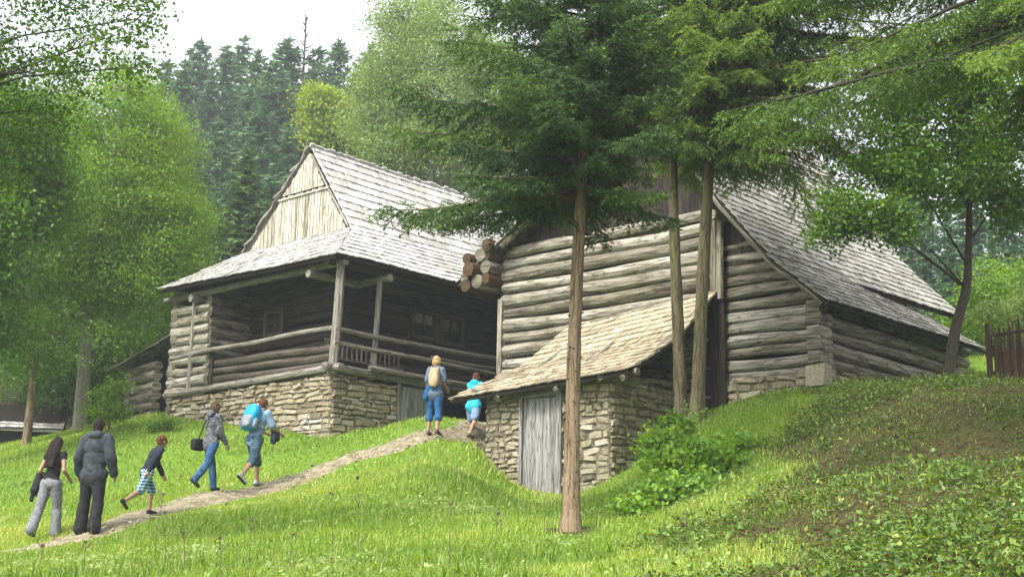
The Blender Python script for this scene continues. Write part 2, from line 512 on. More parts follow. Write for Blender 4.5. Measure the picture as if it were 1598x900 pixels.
def _tps(r2):
    return np.where(r2 > 1e-9, r2 * np.log(np.maximum(r2, 1e-9)), 0.0)


_n = len(_cp)
_K = _tps(((_cp[:, None, :2] - _cp[None, :, :2]) ** 2).sum(-1)) + np.eye(_n) * 0.15
_Pm = np.hstack([np.ones((_n, 1)), _cp[:, :2]])
_A = np.zeros((_n + 3, _n + 3))
_A[:_n, :_n] = _K
_A[:_n, _n:] = _Pm
_A[_n:, :_n] = _Pm.T
_sol = np.linalg.solve(_A, np.concatenate([_cp[:, 2], np.zeros(3)]))


def ground_z(x, y):
    x = np.asarray(x, float)
    y = np.asarray(y, float)
    sh = x.shape
    xf, yf = x.ravel(), y.ravel()
    out = np.zeros_like(xf)
    for i in range(0, len(xf), 20000):
        a_, b_ = xf[i:i + 20000], yf[i:i + 20000]
        r2 = (a_[:, None] - _cp[None, :, 0]) ** 2 + (b_[:, None] - _cp[None, :, 1]) ** 2
        z = _tps(r2) @ _sol[:_n] + _sol[_n] + _sol[_n + 1] * a_ + _sol[_n + 2] * b_
        z += 0.045 * np.sin(1.7 * a_ + 0.6 * b_) * np.sin(1.3 * b_ - 0.8 * a_ + 1) + 0.03 * np.sin(3.1 * a_ - 2.2 * b_) * np.sin(2.7 * b_ + 1.9 * a_)
        out[i:i + 20000] = z
    return out.reshape(sh)


def gz(x, y):
    return float(ground_z(np.array([x]), np.array([y]))[0])


def gpt(x, y, dz=0.0):
    return V((x, y, gz(x, y) + dz))


# path centre line (world x, y) and half width
PATH = [at(-60, 868, 18.6), at(60, 850, 19.6), at(165, 827, 20.3), at(300, 785, 22.6), at(395, 764, 24.0), at(500, 733, 25.2), at(590, 708, 26.0), at(670, 688, 26.9), at(730, 674, 28.2)]
PATH = [(p.x, p.y) for p in PATH] + [(HF.p(4.2, -1.6, 0).x, HF.p(4.2, -1.6, 0).y)]


def cat(pts, n):
    """Catmull-Rom through points, n samples per span"""
    P_ = [np.array(p, float) for p in pts]
    P_ = [2 * P_[0] - P_[1]] + P_ + [2 * P_[-1] - P_[-2]]
    out = []
    for i in range(1, len(P_) - 2):
        for k in range(n):
            t = k / n
            a_, b_, c_, d_ = P_[i - 1], P_[i], P_[i + 1], P_[i + 2]
            out.append(0.5 * (2 * b_ + (c_ - a_) * t + (2 * a_ - 5 * b_ + 4 * c_ - d_) * t * t + (3 * b_ - a_ - 3 * c_ + d_) * t ** 3))
    out.append(P_[-2])
    return np.array(out)


PATHC = cat(PATH, 14)


def path_dist(x, y):
    d = np.full(len(x), 1e9)
    for i in range(0, len(PATHC) - 1):
        a_, b_ = PATHC[i], PATHC[i + 1]
        ab = b_ - a_
        t = np.clip(((x - a_[0]) * ab[0] + (y - a_[1]) * ab[1]) / (ab @ ab), 0, 1)
        d = np.minimum(d, np.hypot(x - a_[0] - t * ab[0], y - a_[1] - t * ab[1]))
    return d


def vnoise(x, y, s=1.0, seed=0):
    """cheap smooth noise in 0..1 from summed sines"""
    r_ = np.random.default_rng(seed + 11)
    o = np.zeros_like(x)
    for k in range(6):
        a_ = r_.uniform(0, 6.28)
        f = s * (0.7 + 0.45 * k)
        o += np.sin(f * (x * math.cos(a_) + y * math.sin(a_)) + r_.uniform(0, 6.28)) / (1 + 0.4 * k)
    return np.clip(0.5 + o / 5.0, 0, 1)


def bank_w(x, y):
    """1 on the bare, weedy bank at the right, 0 in the meadow"""
    u, v = to_px(np.stack([x, y, ground_z(x, y)], -1))
    edge = np.interp(y, [8, 11, 13.5, 15, 17.5, 20, 22, 24.5, 27], [0.95, 1.55, 2.15, 2.65, 3.2, 3.9, 5.1, 6.4, 8.5])
    return np.clip((x - edge + 0.55 + 2.2 * (vnoise(x, y, 1.0, 3) - 0.5) + 0.8 * (vnoise(x, y, 3.0, 4) - 0.5)) / 1.5, 0, 1) * np.clip((26.5 - y) / 2, 0, 1)


def build_ground():
    def axis(segs):
        o = []
        for a_, b_, s in segs:
            o.extend(np.arange(a_, b_, s))
        return np.array(o + [segs[-1][1]])
    xs = axis([(-420, -120, 50), (-120, -40, 8), (-40, -14, 1.5), (-14, 13, 0.22), (13, 40, 1.5), (40, 120, 8), (120, 420, 50)])
    ys = axis([(-150, -20, 30), (-20, 6, 3), (6, 33, 0.22), (33, 60, 1.5), (60, 160, 6), (160, 500, 40)])
    X, Y = np.meshgrid(xs, ys)
    Z = ground_z(X, Y)
    nx, ny = len(xs), len(ys)
    vs = np.stack([X.ravel(), Y.ravel(), Z.ravel()], 1)
    i, j = np.meshgrid(np.arange(nx - 1), np.arange(ny - 1))
    k = (j * nx + i).ravel()
    fs = np.stack([k, k + 1, k + nx + 1, k + nx], 1)
    m, nt, out = new_mat('meadow_ground')
    L = nt.links.new
    tc = N(nt, 'ShaderNodeTexCoord')
    n1 = N(nt, 'ShaderNodeTexNoise', i_Scale=0.7, i_Detail=6.0, i_Roughness=0.65)
    n2 = N(nt, 'ShaderNodeTexNoise', i_Scale=9.0, i_Detail=6.0, i_Roughness=0.7)
    L(tc.outputs['Object'], n1.inputs['Vector'])
    L(tc.outputs['Object'], n2.inputs['Vector'])
    g1 = ramp(nt, [(0.3, (0.055, 0.105, 0.012)), (0.55, (0.11, 0.19, 0.02)), (0.75, (0.17, 0.24, 0.032))])
    L(n2.outputs['Fac'], g1.inputs[0])
    s1 = ramp(nt, [(0.3, (0.020, 0.014, 0.008)), (0.45, (0.050, 0.036, 0.018)), (0.54, (0.055, 0.070, 0.016)), (0.62, (0.075, 0.052, 0.026)), (0.82, (0.135, 0.085, 0.040))])
    L(n2.outputs['Fac'], s1.inputs[0])
    at_ = N(nt, 'ShaderNodeAttribute', attribute_name='bare')
    ad = N(nt, 'ShaderNodeMath', operation='MULTIPLY_ADD')
    L(n1.outputs['Fac'], ad.inputs[0])
    ad.inputs[1].default_value = 0.6
    sb = N(nt, 'ShaderNodeMath', operation='SUBTRACT')
    L(at_.outputs['Fac'], sb.inputs[0])
    sb.inputs[1].default_value = 0.3
    L(sb.outputs[0], ad.inputs[2])
    cl = ramp(nt, [(0.3, (0, 0, 0)), (0.65, (1, 1, 1))])
    L(ad.outputs[0], cl.inputs[0])
    mx = N(nt, 'ShaderNodeMixRGB')
    L(cl.outputs['Color'], mx.inputs['Fac'])
    L(g1.outputs['Color'], mx.inputs['Color1'])
    L(s1.outputs['Color'], mx.inputs['Color2'])
    bs = N(nt, 'ShaderNodeBsdfPrincipled', i_Roughness=0.95)
    bs.inputs['Specular IOR Level'].default_value = 0.1
    L(mx.outputs['Color'], bs.inputs['Base Color'])
    bp = N(nt, 'ShaderNodeBump', i_Strength=0.8, i_Distance=0.06)
    L(n2.outputs['Fac'], bp.inputs['Height'])
    L(bp.outputs['Normal'], bs.inputs['Normal'])
    L(bs.outputs[0], out.inputs['Surface'])
    me = np_mesh('ground', vs, fs, np.zeros(len(fs)), m, 4)
    bare = bank_w(vs[:, 0], vs[:, 1]) * 0.85
    stp = np.clip((vs[:, 1] - 15.2) / 0.6, 0, 1) * np.clip((20.2 - vs[:, 1]) / 0.8, 0, 1)
    bare = bare * (0.80 + 0.35 * stp)  # steep face browner: bare soil plus overhead tree shade put into the colour
    far = np.clip((vs[:, 1] - 36) / 10, 0, 1)
    bare = np.maximum(bare, far * 0.75)
    # needle litter round the spruce trunks
    for (x, y, r_) in ((0.84, 17, 0.55), (3.1, 22.2, 1.1)):
        bare = np.maximum(bare, 0.8 * np.clip(1.3 - np.hypot(vs[:, 0] - x, vs[:, 1] - y) / r_, 0, 1))
    a = me.attributes.new('bare', 'FLOAT', 'POINT')
    a.data.foreach_set('value', bare.astype(np.float32))
    me.polygons.foreach_set('use_smooth', np.ones(len(fs), dtype=bool))
    o = link('ground', me)
    tag(o, 'sloping green meadow ground rising to the farm buildings', 'ground', kind='structure')
    del o['category']


def build_path():
    n = 13
    vs, fs = [], []
    C = PATHC
    for i in range(len(C)):
        d = C[min(i + 1, len(C) - 1)] - C[max(i - 1, 0)]
        d = d / np.hypot(*d)
        nr = np.array([-d[1], d[0]])
        for j in range(n):
            k = j / (n - 1) * 2 - 1
            w = float(np.interp(i, [0, 45, 90, 125], [0.66, 0.62, 0.52, 0.42])) + 0.22 * noise.noise(V((i * 0.35, 3 + (k > 0), 0))) + 0.05 * random.uniform(-1, 1)
            p = C[i] + nr * k * w
            vs.append((p[0], p[1]))
    vs = np.array(vs)
    k = np.tile(np.abs(np.linspace(-1, 1, n)), len(C))
    z = ground_z(vs[:, 0], vs[:, 1]) + 0.028 - 0.065 * k ** 3 + rng.uniform(-0.008, 0.008, len(vs))
    V3 = np.column_stack([vs, z])
    for i in range(len(C) - 1):
        for j in range(n - 1):
            q = i * n + j
            fs.append((q, q + 1, q + n + 1, q + n))
    m, nt, out = new_mat('path_dirt')
    L = nt.links.new
    tc = N(nt, 'ShaderNodeTexCoord')
    n1 = N(nt, 'ShaderNodeTexNoise', i_Scale=4.5, i_Detail=8.0, i_Roughness=0.75)
    L(tc.outputs['Object'], n1.inputs['Vector'])
    rp = ramp(nt, [(0.34, (0.07, 0.10, 0.025)), (0.44, (0.13, 0.11, 0.06)), (0.54, (0.22, 0.185, 0.12)), (0.72, (0.33, 0.29, 0.21))])
    L(n1.outputs['Fac'], rp.inputs[0])
    n2 = N(nt, 'ShaderNodeTexNoise', i_Scale=25.0, i_Detail=4.0)
    L(tc.outputs['Object'], n2.inputs['Vector'])
    bs = N(nt, 'ShaderNodeBsdfPrincipled', i_Roughness=0.95)
    L(rp.outputs['Color'], bs.inputs['Base Color'])
    bp = N(nt, 'ShaderNodeBump', i_Strength=0.6, i_Distance=0.03)
    L(n2.outputs['Fac'], bp.inputs['Height'])
    L(bp.outputs['Normal'], bs.inputs['Normal'])
    L(bs.outputs[0], out.inputs['Surface'])
    me = np_mesh('path', V3, np.array(fs), np.zeros(len(fs)), m, 4)
    o = link('path', me)
    tag(o, 'worn dirt footpath climbing to the log house', 'path', kind='structure')
    del o['category']


build_ground()
build_path()

# ------------------------------------------------------------------ building helpers
def stone_wall(mb, core, p_of, L, zb, zt, nrm, ex, course=0.14, wl=(0.14, 0.62), seed=0, x0=0.0):
    """dry stone face: p_of(x, z) -> point; rows of individually shaped stones between zb(x) and zt(x)"""
    rd = random.Random(seed)
    zmin, zmax = min(zb(x0), zb(x0 + L), zb(x0 + L / 2)), max(zt(x0), zt(x0 + L), zt(x0 + L / 2))
    z = zmin
    nrm = V(nrm)
    while z < zmax:
        h = course * rd.uniform(0.55, 1.45)
        x = x0 - rd.uniform(0, 0.15)
        while x < x0 + L:
            w = rd.uniform(*wl) * (0.7 + h / course * 0.4)
            xa, xb = max(x, x0), min(x + w, x0 + L)
            x += w
            if xb - xa < 0.07:
                continue
            xc = (xa + xb) / 2
            za, zc = max(z, zb(xc) - 0.15), min(z + h, zt(xc))
            if zc - za < 0.05:
                continue
            dz0, dz1 = rd.uniform(-0.04, 0.04) * course / 0.16, rd.uniform(-0.04, 0.04) * course / 0.16
            d = rd.uniform(0.01, 0.055)
            tint = min(1, max(0, rd.gauss(0.52, 0.17)))
            vs, U = [], []
            G = (-1, -0.72, 0.72, 1)
            for iy in range(4):
                for ix in range(4):
                    gx, gy = G[ix], G[iy]
                    edge = ix in (0, 3) or iy in (0, 3)
                    cx = (xa + xb) / 2 + gx * ((xb - xa) / 2 - 0.008) * (0.93 if iy in (0, 3) else 1)
                    cz = (za + zc) / 2 + gy * ((zc - za) / 2 - 0.007) * (0.88 if ix in (0, 3) else 1) + (dz0 if gx < 0 else dz1)
                    cx += rd.uniform(-0.028, 0.028) * (xb - xa) / 0.4
                    cz += rd.uniform(-0.014, 0.014)
                    q = p_of(cx, cz) + nrm * ((-0.035 if edge else d) + rd.uniform(-0.012, 0.012))
                    vs.append(q)
                    U.append((cx + seed, cz))
            fs = []
            for iy in range(3):
                for ix in range(3):
                    k = iy * 4 + ix
                    fs.append((k, k + 1, k + 5, k + 4))
            mb.add(vs, fs, tint, [[U[i] for i in f] for f in fs])
        z += h
    if core is not None:
        n = max(2, int(L / 0.5))
        for i in range(n):
            xa, xb = x0 + L * i / n, x0 + L * (i + 1) / n
            pts = [p_of(xa, zb(xa) - 0.4), p_of(xb, zb(xb) - 0.4), p_of(xb, zt(xb) - 0.03), p_of(xa, zt(xa) - 0.03)]
            core.add([p - nrm * 0.02 for p in pts] + [p - nrm * 0.35 for p in pts],
                     [(0, 1, 2, 3), (7, 6, 5, 4), (0, 4, 5, 1), (1, 5, 6, 2), (2, 6, 7, 3), (3, 7, 4, 0)], 0.5)


def tri_panel(mb, P, s, poly, th=0.05):
    n = len(poly)
    fr = [P(s, t, z) for t, z in poly]
    bk = [P(s + th, t, z) for t, z in poly]
    mb.add(fr + bk, [tuple(range(n)), tuple(range(2 * n - 1, n - 1, -1))] + [(i, n + i, n + (i + 1) % n, (i + 1) % n) for i in range(n)], 0.2)


class Slope:
    """one roof slope: x runs along the eave, q up the slope over a bent profile"""

    def __init__(self, origin_fn, prof):
        # prof: list of (out, z) from eave to top; origin_fn(x, out, z) -> point
        self.f, self.prof = origin_fn, prof
        self.acc = [0]
        for i in range(len(prof) - 1):
            self.acc.append(self.acc[-1] + math.hypot(prof[i + 1][0] - prof[i][0], prof[i + 1][1] - prof[i][1]))
        self.len = self.acc[-1]

    def oz(self, q):
        p, a_ = self.prof, self.acc
        for i in range(len(p) - 1):
            if q <= a_[i + 1] or i == len(p) - 2:
                k = (q - a_[i]) / (a_[i + 1] - a_[i])
                return p[i][0] + (p[i + 1][0] - p[i][0]) * k, p[i][1] + (p[i + 1][1] - p[i][1]) * k

    def pt(self, x, q, sag=0.0):
        o, z = self.oz(q)
        return self.f(x, o, z - sag)

    def nrm(self, x, q):
        e = 0.02
        dx = self.pt(x + e, q) - self.pt(x, q)
        q0 = min(max(q, e), self.len - e)
        dq = self.pt(x, q0 + e) - self.pt(x, q0 - e)
        n = dx.cross(dq).normalized()
        return n if n.z > 0 else -n


def shakes(mb, sl, xl, xr, spacing=0.33, width=(0.10, 0.2), seed=0, thick=0.028, lift=0.05, sag=None, base=0.5, var=0.10, q0=0.0, rag=0.03):
    """cover a slope with split wooden shakes between xl(q) and xr(q)"""
    rd = random.Random(seed)
    sag = sag or (lambda x, q: 0.0)
    rows = int((sl.len - q0) / spacing) + 1
    for r_ in range(rows):
        qa = q0 + r_ * spacing
        x = xl(qa) - rd.uniform(0, 0.1)
        ph = rd.uniform(0, 100)
        rowt = rd.gauss(0, 0.04)
        while x < xr(qa):
            w = rd.uniform(*width)
            xa, xb = x, x + w - 0.006
            x += w
            q = qa + spacing * 0.09 * noise.noise(V((ph, xa * 0.5, 0))) + rd.uniform(-rag, rag) * spacing
            qe = min(sl.len + 0.02, q + spacing * 1.75)
            qm = min(q + spacing, qe)
            lim = lambda xx, qq: min(max(xx, xl(qq)), xr(qq))
            if xb <= xl(qa) or xa >= xr(qa):
                continue
            n = sl.nrm(xa, min(q + 0.1, sl.len))
            lf = lift + rd.uniform(-0.008, 0.014)
            tint = base + rd.gauss(0, var) + rowt + 0.22 * (noise.noise(V((xa * 0.9, qa * 0.25, seed))))
            tl = rd.uniform(-0.008, 0.008)
            bot, top = [], []
            for (qq, l_) in ((q, lf), (qm, lf * 0.5), (qe, 0.004)):
                qc = max(0.0, min(qq, sl.len))
                a_ = sl.pt(lim(xa, qq), qq if qq >= 0 else 0, sag(xa, qc)) + n * (l_ + tl)
                b_ = sl.pt(lim(xb, qq), qq if qq >= 0 else 0, sag(xb, qc)) + n * (l_ - tl)
                if qq < 0:
                    down = (sl.pt(xa, 0.0) - sl.pt(xa, 0.1)).normalized() * (-qq)
                    a_, b_ = a_ + down, b_ + down
                bot.append((a_, b_))
                top.append((a_ + n * thick, b_ + n * thick))
            vs = [bot[0][0], bot[0][1], bot[1][0], bot[1][1], bot[2][0], bot[2][1], top[0][0], top[0][1], top[1][0], top[1][1], top[2][0], top[2][1]]
            fs = [(6, 7, 9, 8), (8, 9, 11, 10), (0, 1, 7, 6), (1, 3, 9, 7), (3, 5, 11, 9), (2, 0, 6, 8), (4, 2, 8, 10), (1, 0, 2, 3), (3, 2, 4, 5)]
            ou, ov = rd.uniform(0, 50), rd.uniform(0, 50)
            uvv = [(ou, ov), (ou, ov + w), (ou + spacing, ov), (ou + spacing, ov + w), (ou + 2 * spacing, ov), (ou + 2 * spacing, ov + w)]
            uvv = uvv + uvv
            mb.add(vs, fs, min(1, max(0, tint)), [[uvv[i] for i in f] for f in fs])


def deck(mb, sl, xl, xr, nx=10, nq=8, th=0.06, sag=None, tint=0.4, gap=0.006):
    """boarding under the shakes"""
    sag = sag or (lambda x, q: 0.0)
    for j in range(nq):
        qa, qb = sl.len * j / nq, sl.len * (j + 1) / nq
        la, ra, lb, rb = xl(qa), xr(qa), xl(qb), xr(qb)
        for i in range(nx):
            k0, k1 = i / nx, (i + 1) / nx
            pa, pb = la + (ra - la) * k0, la + (ra - la) * k1
            pc, pd = lb + (rb - lb) * k1, lb + (rb - lb) * k0
            q4 = [(pa, qa), (pb, qa), (pc, qb), (pd, qb)]
            if ra - la < 0.02 and rb - lb < 0.02:
                continue
            n = sl.nrm((pa + pb) / 2, (qa + qb) / 2)
            top = [sl.pt(x, q, sag(x, q)) - n * gap for x, q in q4]
            bot = [p - n * th for p in top]
            fs = [(0, 1, 2, 3), (7, 6, 5, 4)]
            uvs = [[(x, q) for x, q in q4], [(q4[k][0], q4[k][1]) for k in (3, 2, 1, 0)]]
            for e, cond in (((0, 1), j == 0), ((1, 2), i == nx - 1), ((2, 3), j == nq - 1), ((3, 0), i == 0)):
                if cond:
                    fs.append((e[1], e[0], e[0] + 4, e[1] + 4))
                    uvs.append([(0, 0), (1, 0), (1, .1), (0, .1)])
            mb.add(top + bot, fs, tint, uvs)


def plank_panel(mb, p0, ex, ez, W, H, th, nrm, wid=(0.14, 0.24), tint=0.5, var=0.14, zt=None, zb=None, rag=0.0, gap=0.006):
    """upright boards side by side; optional top profile zt(x) and bottom profile zb(x)"""
    x = 0.0
    nrm = V(nrm)
    while x < W - 0.02:
        w = min(random.uniform(*wid), W - x)
        xa, xb = x + gap / 2, x + w - gap / 2
        x += w
        if xb - xa < 0.02:
            continue
        b0, b1 = (zb(xa), zb(xb)) if zb else (0.0, 0.0)
        t0, t1 = (zt(xa), zt(xb)) if zt else (H, H)
        r_ = random.uniform(-rag, rag)
        t0 += r_
        t1 += r_
        off = random.uniform(-0.006, 0.006)
        if max(t0 - b0, t1 - b1) < 0.04:
            continue
        t0, t1 = max(t0, b0 + 0.01), max(t1, b1 + 0.01)
        f_ = [V(p0) + ex * xa + ez * b0, V(p0) + ex * xb + ez * b1, V(p0) + ex * xb + ez * t1, V(p0) + ex * xa + ez * t0]
        fr = [q + nrm * (th + off) for q in f_]
        bk = [q + nrm * off for q in f_]
        ou, ov = random.uniform(0, 50), random.uniform(0, 50)
        uvf = [(ou + b0, ov), (ou + b1, ov + w), (ou + t1, ov + w), (ou + t0, ov)]
        mb.add(fr + bk, [(0, 1, 2, 3), (7, 6, 5, 4), (0, 4, 5, 1), (1, 5, 6, 2), (2, 6, 7, 3), (3, 7, 4, 0)], min(1, max(0, random.gauss(tint, var))), [uvf] * 6)


def log_stack(mb, pa, pb, z0, z1, r=0.13, pitch=0.24, ext=(0.15, 0.15), tint=0.5, var=0.12, ends=None, seg=10, wob=0.04, flat=1.0, skip=()):
    """horizontal logs laid on top of each other between two corner points (xy)"""
    z = z0 + pitch / 2
    d = (V(pb) - V(pa)).normalized()
    i = 0
    while z < z1:
        p0, p1 = V((pa[0], pa[1], z)), V((pb[0], pb[1], z))
        e0, e1 = ext[0] * random.uniform(0.6, 1.2), ext[1] * random.uniform(0.6, 1.2)
        if ends:
            k = ends(z)
            if k is None:
                z += pitch
                continue
            L = (p1 - p0).length
            p0, p1 = p0 + d * k[0] * L, p0 + d * k[1] * L
            e0 = e0 if k[0] == 0 else 0
            e1 = e1 if k[1] == 1 else 0
        rr = r * random.uniform(0.9, 1.1)
        if i % 2:
            ra, rb = rr * 1.1, rr * 0.88
        else:
            ra, rb = rr * 0.88, rr * 1.1
        mb.log(p0 - d * e0, p1 + d * e1, ra, rb, min(1, max(0, random.gauss(tint, var))), n=10, seg=seg, wob=wob, bend=0.05, flat=flat)
        z += pitch
        i += 1


# ------------------------------------------------------------------ log house
def build_house():
    P = HF.p
    H = thing('log_house', 'old log farmhouse with a corner porch, boarded gable and silver shingle roof', 'house', P(0, 0, 2.6))
    W, LEN = 7.0, 10.5
    zs = 4.33                     # sill level at the near corner
    # stone foundation, seen along the porch front and round the near corner
    st, core = MB(), MB()
    zt_b = lambda t: 4.24 + 0.0 * t - 0.03 * t
    stone_wall(st, core, lambda x, z: P(0, x, z), 7.1, lambda x: 2.4 + 0.135 * x, zt_b, -AV, BV, seed=1, course=0.125)
    stone_wall(st, core, lambda x, z: P(x, 0, z), 2.15, lambda x: 2.4 + 0.09 * x, lambda x: 4.2 - 0.02 * x, -BV, AV, seed=2, course=0.125)
    st.build('foundation', M['stone'], H)
    core.build('foundation_core', M['mortar'], H)
    # inner cellar box behind the stones (keeps the dark passage closed)
    mb = MB()
    mb.box(P(6.5, 1.9, 3.5), AV * 4.2, BV * 0.1, ZV * 0.85, 0.2)
    mb.box(P(2.25, 0.95, 3.5), AV * 0.08, BV * 0.85, ZV * 0.85, 0.2)
    mb.build('cellar_wall', M['log_dark'], H)
    # low plank door right of the stones
    d = MB()
    plank_panel(d, P(2.22, 0.02, 2.72), AV, ZV, 0.98, 1.42, 0.04, -BV, wid=(0.2, 0.3), tint=0.45)
    dr = d.build('cellar_door', M['plank'], H)
    dr['label'] = 'weathered grey plank door'
    for a_, b_ in ((P(2.2, -0.02, 2.6), P(2.2, -0.02, 4.2)), (P(3.24, -0.02, 2.75), P(3.24, -0.02, 4.15))):
        mb = MB()
        mb.log(a_, b_, 0.06, 0.055, 0.5, seg=4)
        mb.build('door_jamb', M['beam_grey'], H)
    # picket stubs in the dark passage
    for k in range(6):
        mb = MB()
        s = 3.6 + k * 0.17
        mb.beam(P(s, 0.35, 2.7), P(s + 0.02, 0.35, 3.28 + 0.06 * (k % 3)), 0.07, 0.03, 0.55, up=AV)
        mb.build('picket', M['beam_grey'], H)
    # porch floor and sill beams
    mb = MB()
    mb.box(P(0.72, 3.5, 4.3), AV * 0.68, BV * 3.45, ZV * 0.05, 0.5)
    mb.box(P(6.0, 0.72, 4.3), AV * 4.5, BV * 0.62, ZV * 0.05, 0.5)
    mb.build('porch_floor', M['beam_grey'], H)
    sb = MB()
    sb.log(P(-0.04, -0.35, 4.335), P(-0.04, 7.15, 4.15), 0.10, 0.085, 0.6, seg=14)
    sb.build('sill_beam', M['beam_grey'], H)
    sb = MB()
    sb.log(P(-0.3, -0.03, 4.36), P(3.2, -0.03, 4.28), 0.11, 0.10, 0.5, seg=10)
    sb.build('sill_beam', M['beam_grey'], H)
    sb = MB()
    sb.log(P(1.0, -0.2, 4.44), P(9.5, -0.12, 4.34), 0.075, 0.07, 0.55, seg=12)
    sb.build('sill_beam', M['beam_grey'], H)
    sb = MB()
    sb.log(P(3.2, -0.02, 4.02), P(9.5, -0.02, 3.98), 0.10, 0.10, 0.35, seg=10)
    sb.build('sill_beam', M['log_dark'], H)
    # porch posts
    def post(p0, p1, r_, tint=0.65):
        m_ = MB()
        m_.log(p0, p1, r_, r_ * 0.93, tint, n=8, seg=6, wob=0.05, bend=0.03)
        o = m_.build('porch_post', M['beam_grey'], H)
        return o
    post(P(0, 0, 4.2), P(-0.02, -0.14, 7.0), 0.12)
    post(P(1.3, 0, 4.4), P(1.38, -0.06, 6.95), 0.075)
    post(P(-0.05, 6.0, 4.15), P(-0.07, 5.93, 6.95), 0.075)
    post(P(6.6, 0, 4.4), P(6.62, -0.04, 6.95), 0.08)
    # corner knee brackets below the eave
    for (s, t) in ((-0.15, 0.75), (1.45, -0.1), (-0.1, 5.8)):
        m_ = MB()
        if t > 0:
            m_.log(P(-0.32, t, 6.72), P(1.4, t, 6.72), 0.10, 0.10, 0.6, seg=4)
        else:
            m_.log(P(s, -0.34, 6.78), P(s, 1.4, 6.78), 0.10, 0.10, 0.6, seg=4)
        m_.build('beam_end', M['beam_grey'], H)
    # rails
    def rail(p0, p1, r_, tint=0.55, mat='beam_grey'):
        m_ = MB()
        m_.log(p0, p1, r_, r_ * 0.95, tint, n=8, seg=10, bend=0.05)
        m_.build('porch_rail', M[mat], H)
    rail(P(-0.06, -0.12, 5.33), P(-0.06, 7.0, 5.18), 0.065, 0.62)
    rail(P(-0.1, -0.1, 5.28), P(9.4, -0.1, 5.24), 0.065, 0.45)
    rail(P(-0.1, -0.12, 4.95), P(9.4, -0.14, 4.74), 0.055, 0.65)
    rail(P(3.2, -0.1, 4.98), P(9.4, -0.12, 4.96), 0.045, 0.5)
    m_ = MB()
    m_.beam(P(0.0, 5.05, 4.25), P(0.0, 5.05, 5.22), 0.09, 0.05, 0.35, up=AV)
    m_.build('rail_post', M['log_dark'], H)
    # little baluster grid behind the rail
    g = MB()
    for k in range(16):
        s = 0.25 + k * 0.16
        g.beam(P(s, 0.55, 4.72), P(s, 0.55, 5.12), 0.035, 0.03, 0.5, up=AV)
    g.beam(P(0.15, 0.55, 5.12), P(2.8, 0.55, 5.1), 0.05, 0.05, 0.5)
    g.beam(P(0.15, 0.55, 4.7), P(2.8, 0.55, 4.68), 0.05, 0.05, 0.5)
    g.build('baluster_grid', M['beam_grey'], H)
    # recessed log walls, real round logs
    lw = MB()
    z0, z1 = 4.3, 7.25
    pa, pb = P(1.35, 1.2, 0), P(1.35, 5.15, 0)
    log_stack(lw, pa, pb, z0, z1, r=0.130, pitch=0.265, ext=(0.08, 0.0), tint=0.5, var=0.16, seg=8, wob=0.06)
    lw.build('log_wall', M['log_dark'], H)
    lw = MB()
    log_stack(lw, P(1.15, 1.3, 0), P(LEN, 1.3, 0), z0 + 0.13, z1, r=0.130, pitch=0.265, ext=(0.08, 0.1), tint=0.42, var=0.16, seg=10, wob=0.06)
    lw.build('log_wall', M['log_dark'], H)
    # backing so that no sky shows through
    mb = MB()
    mb.box(P(1.47, 4.0, 5.4), AV * 0.04, BV * 2.8, ZV * 1.9, 0.2)
    mb.box(P(6.2, 1.42, 5.4), AV * 4.6, BV * 0.04, ZV * 1.9, 0.2)
    tri_panel(mb, P, LEN, [(1.35, 3.2), (7.0, 3.2), (7.0, 7.2), (3.42, 10.6), (1.57, 8.0), (1.35, 7.6)])
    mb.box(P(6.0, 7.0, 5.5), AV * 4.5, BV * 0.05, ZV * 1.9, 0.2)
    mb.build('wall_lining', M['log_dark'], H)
    # parapet boards under the porch rail, brownish
    lw = MB()
    log_stack(lw, P(0.12, 0.1, 0), P(0.12, 5.2, 0), 4.34, 5.02, r=0.11, pitch=0.215, ext=(0.0, 0.0), tint=1.0, var=0.12, seg=9, flat=0.95)
    lw.build('porch_parapet', M['log_dark'], H)
    # projecting chamber at the far left end, paler logs
    lw = MB()
    log_stack(lw, P(0.05, 5.25, 0), P(0.05, 6.95, 0), 4.05, 6.7, r=0.14, pitch=0.285, ext=(0.02, 0.10), tint=0.62, var=0.14, seg=8, wob=0.07)
    log_stack(lw, P(0.05, 5.3, 0), P(1.4, 5.3, 0), 4.2, 7.0, r=0.15, pitch=0.285, ext=(0.1, 0.0), tint=0.25, var=0.08, seg=5)
    log_stack(lw, P(0.0, 6.9, 0), P(8.0, 6.9, 0), 3.6, 7.0, r=0.14, pitch=0.285, ext=(0.08, 0.1), tint=0.3, var=0.1, seg=8)
    lw.build('chamber_wall', M['log_grey'], H)
    # windows
    def window(c, ex, nrm, w, h, nm, cols):
        f = MB()
        c = V(c)
        nrm = V(nrm)
        for sx in (-1, 1):
            f.box(c + ex * sx * w / 2 + nrm * 0.05, ex * 0.055, nrm * 0.05, ZV * (h / 2 + 0.07), 0.75)
        for sz in (-1, 1):
            f.box(c + ZV * sz * (h / 2 + 0.01) + nrm * 0.052, ex * (w / 2 - 0.056), nrm * 0.045, ZV * 0.055, 0.75)
        o = f.build(nm, M['log_dark'], H)
        b = MB()
        for k in range(1, cols):
            b.box(c + ex * (-w / 2 + w * k / cols) + nrm * 0.03, ex * 0.022, nrm * 0.02, ZV * (h / 2 - 0.045), 0.6)
        b.box(c + nrm * 0.026, ex * (w / 2 - 0.056), nrm * 0.012, ZV * 0.018, 0.6)
        b.build('glazing_bar', M['log_dark'], o)
        g_ = MB()
        g_.box(c, ex * (w / 2 - 0.03), nrm * 0.008, ZV * (h / 2), 0.5)
        g_.build('pane', M['glass'], o)
        return o
    window(P(4.05, 1.12, 6.1), AV, -BV, 0.95, 0.72, 'window', 2)
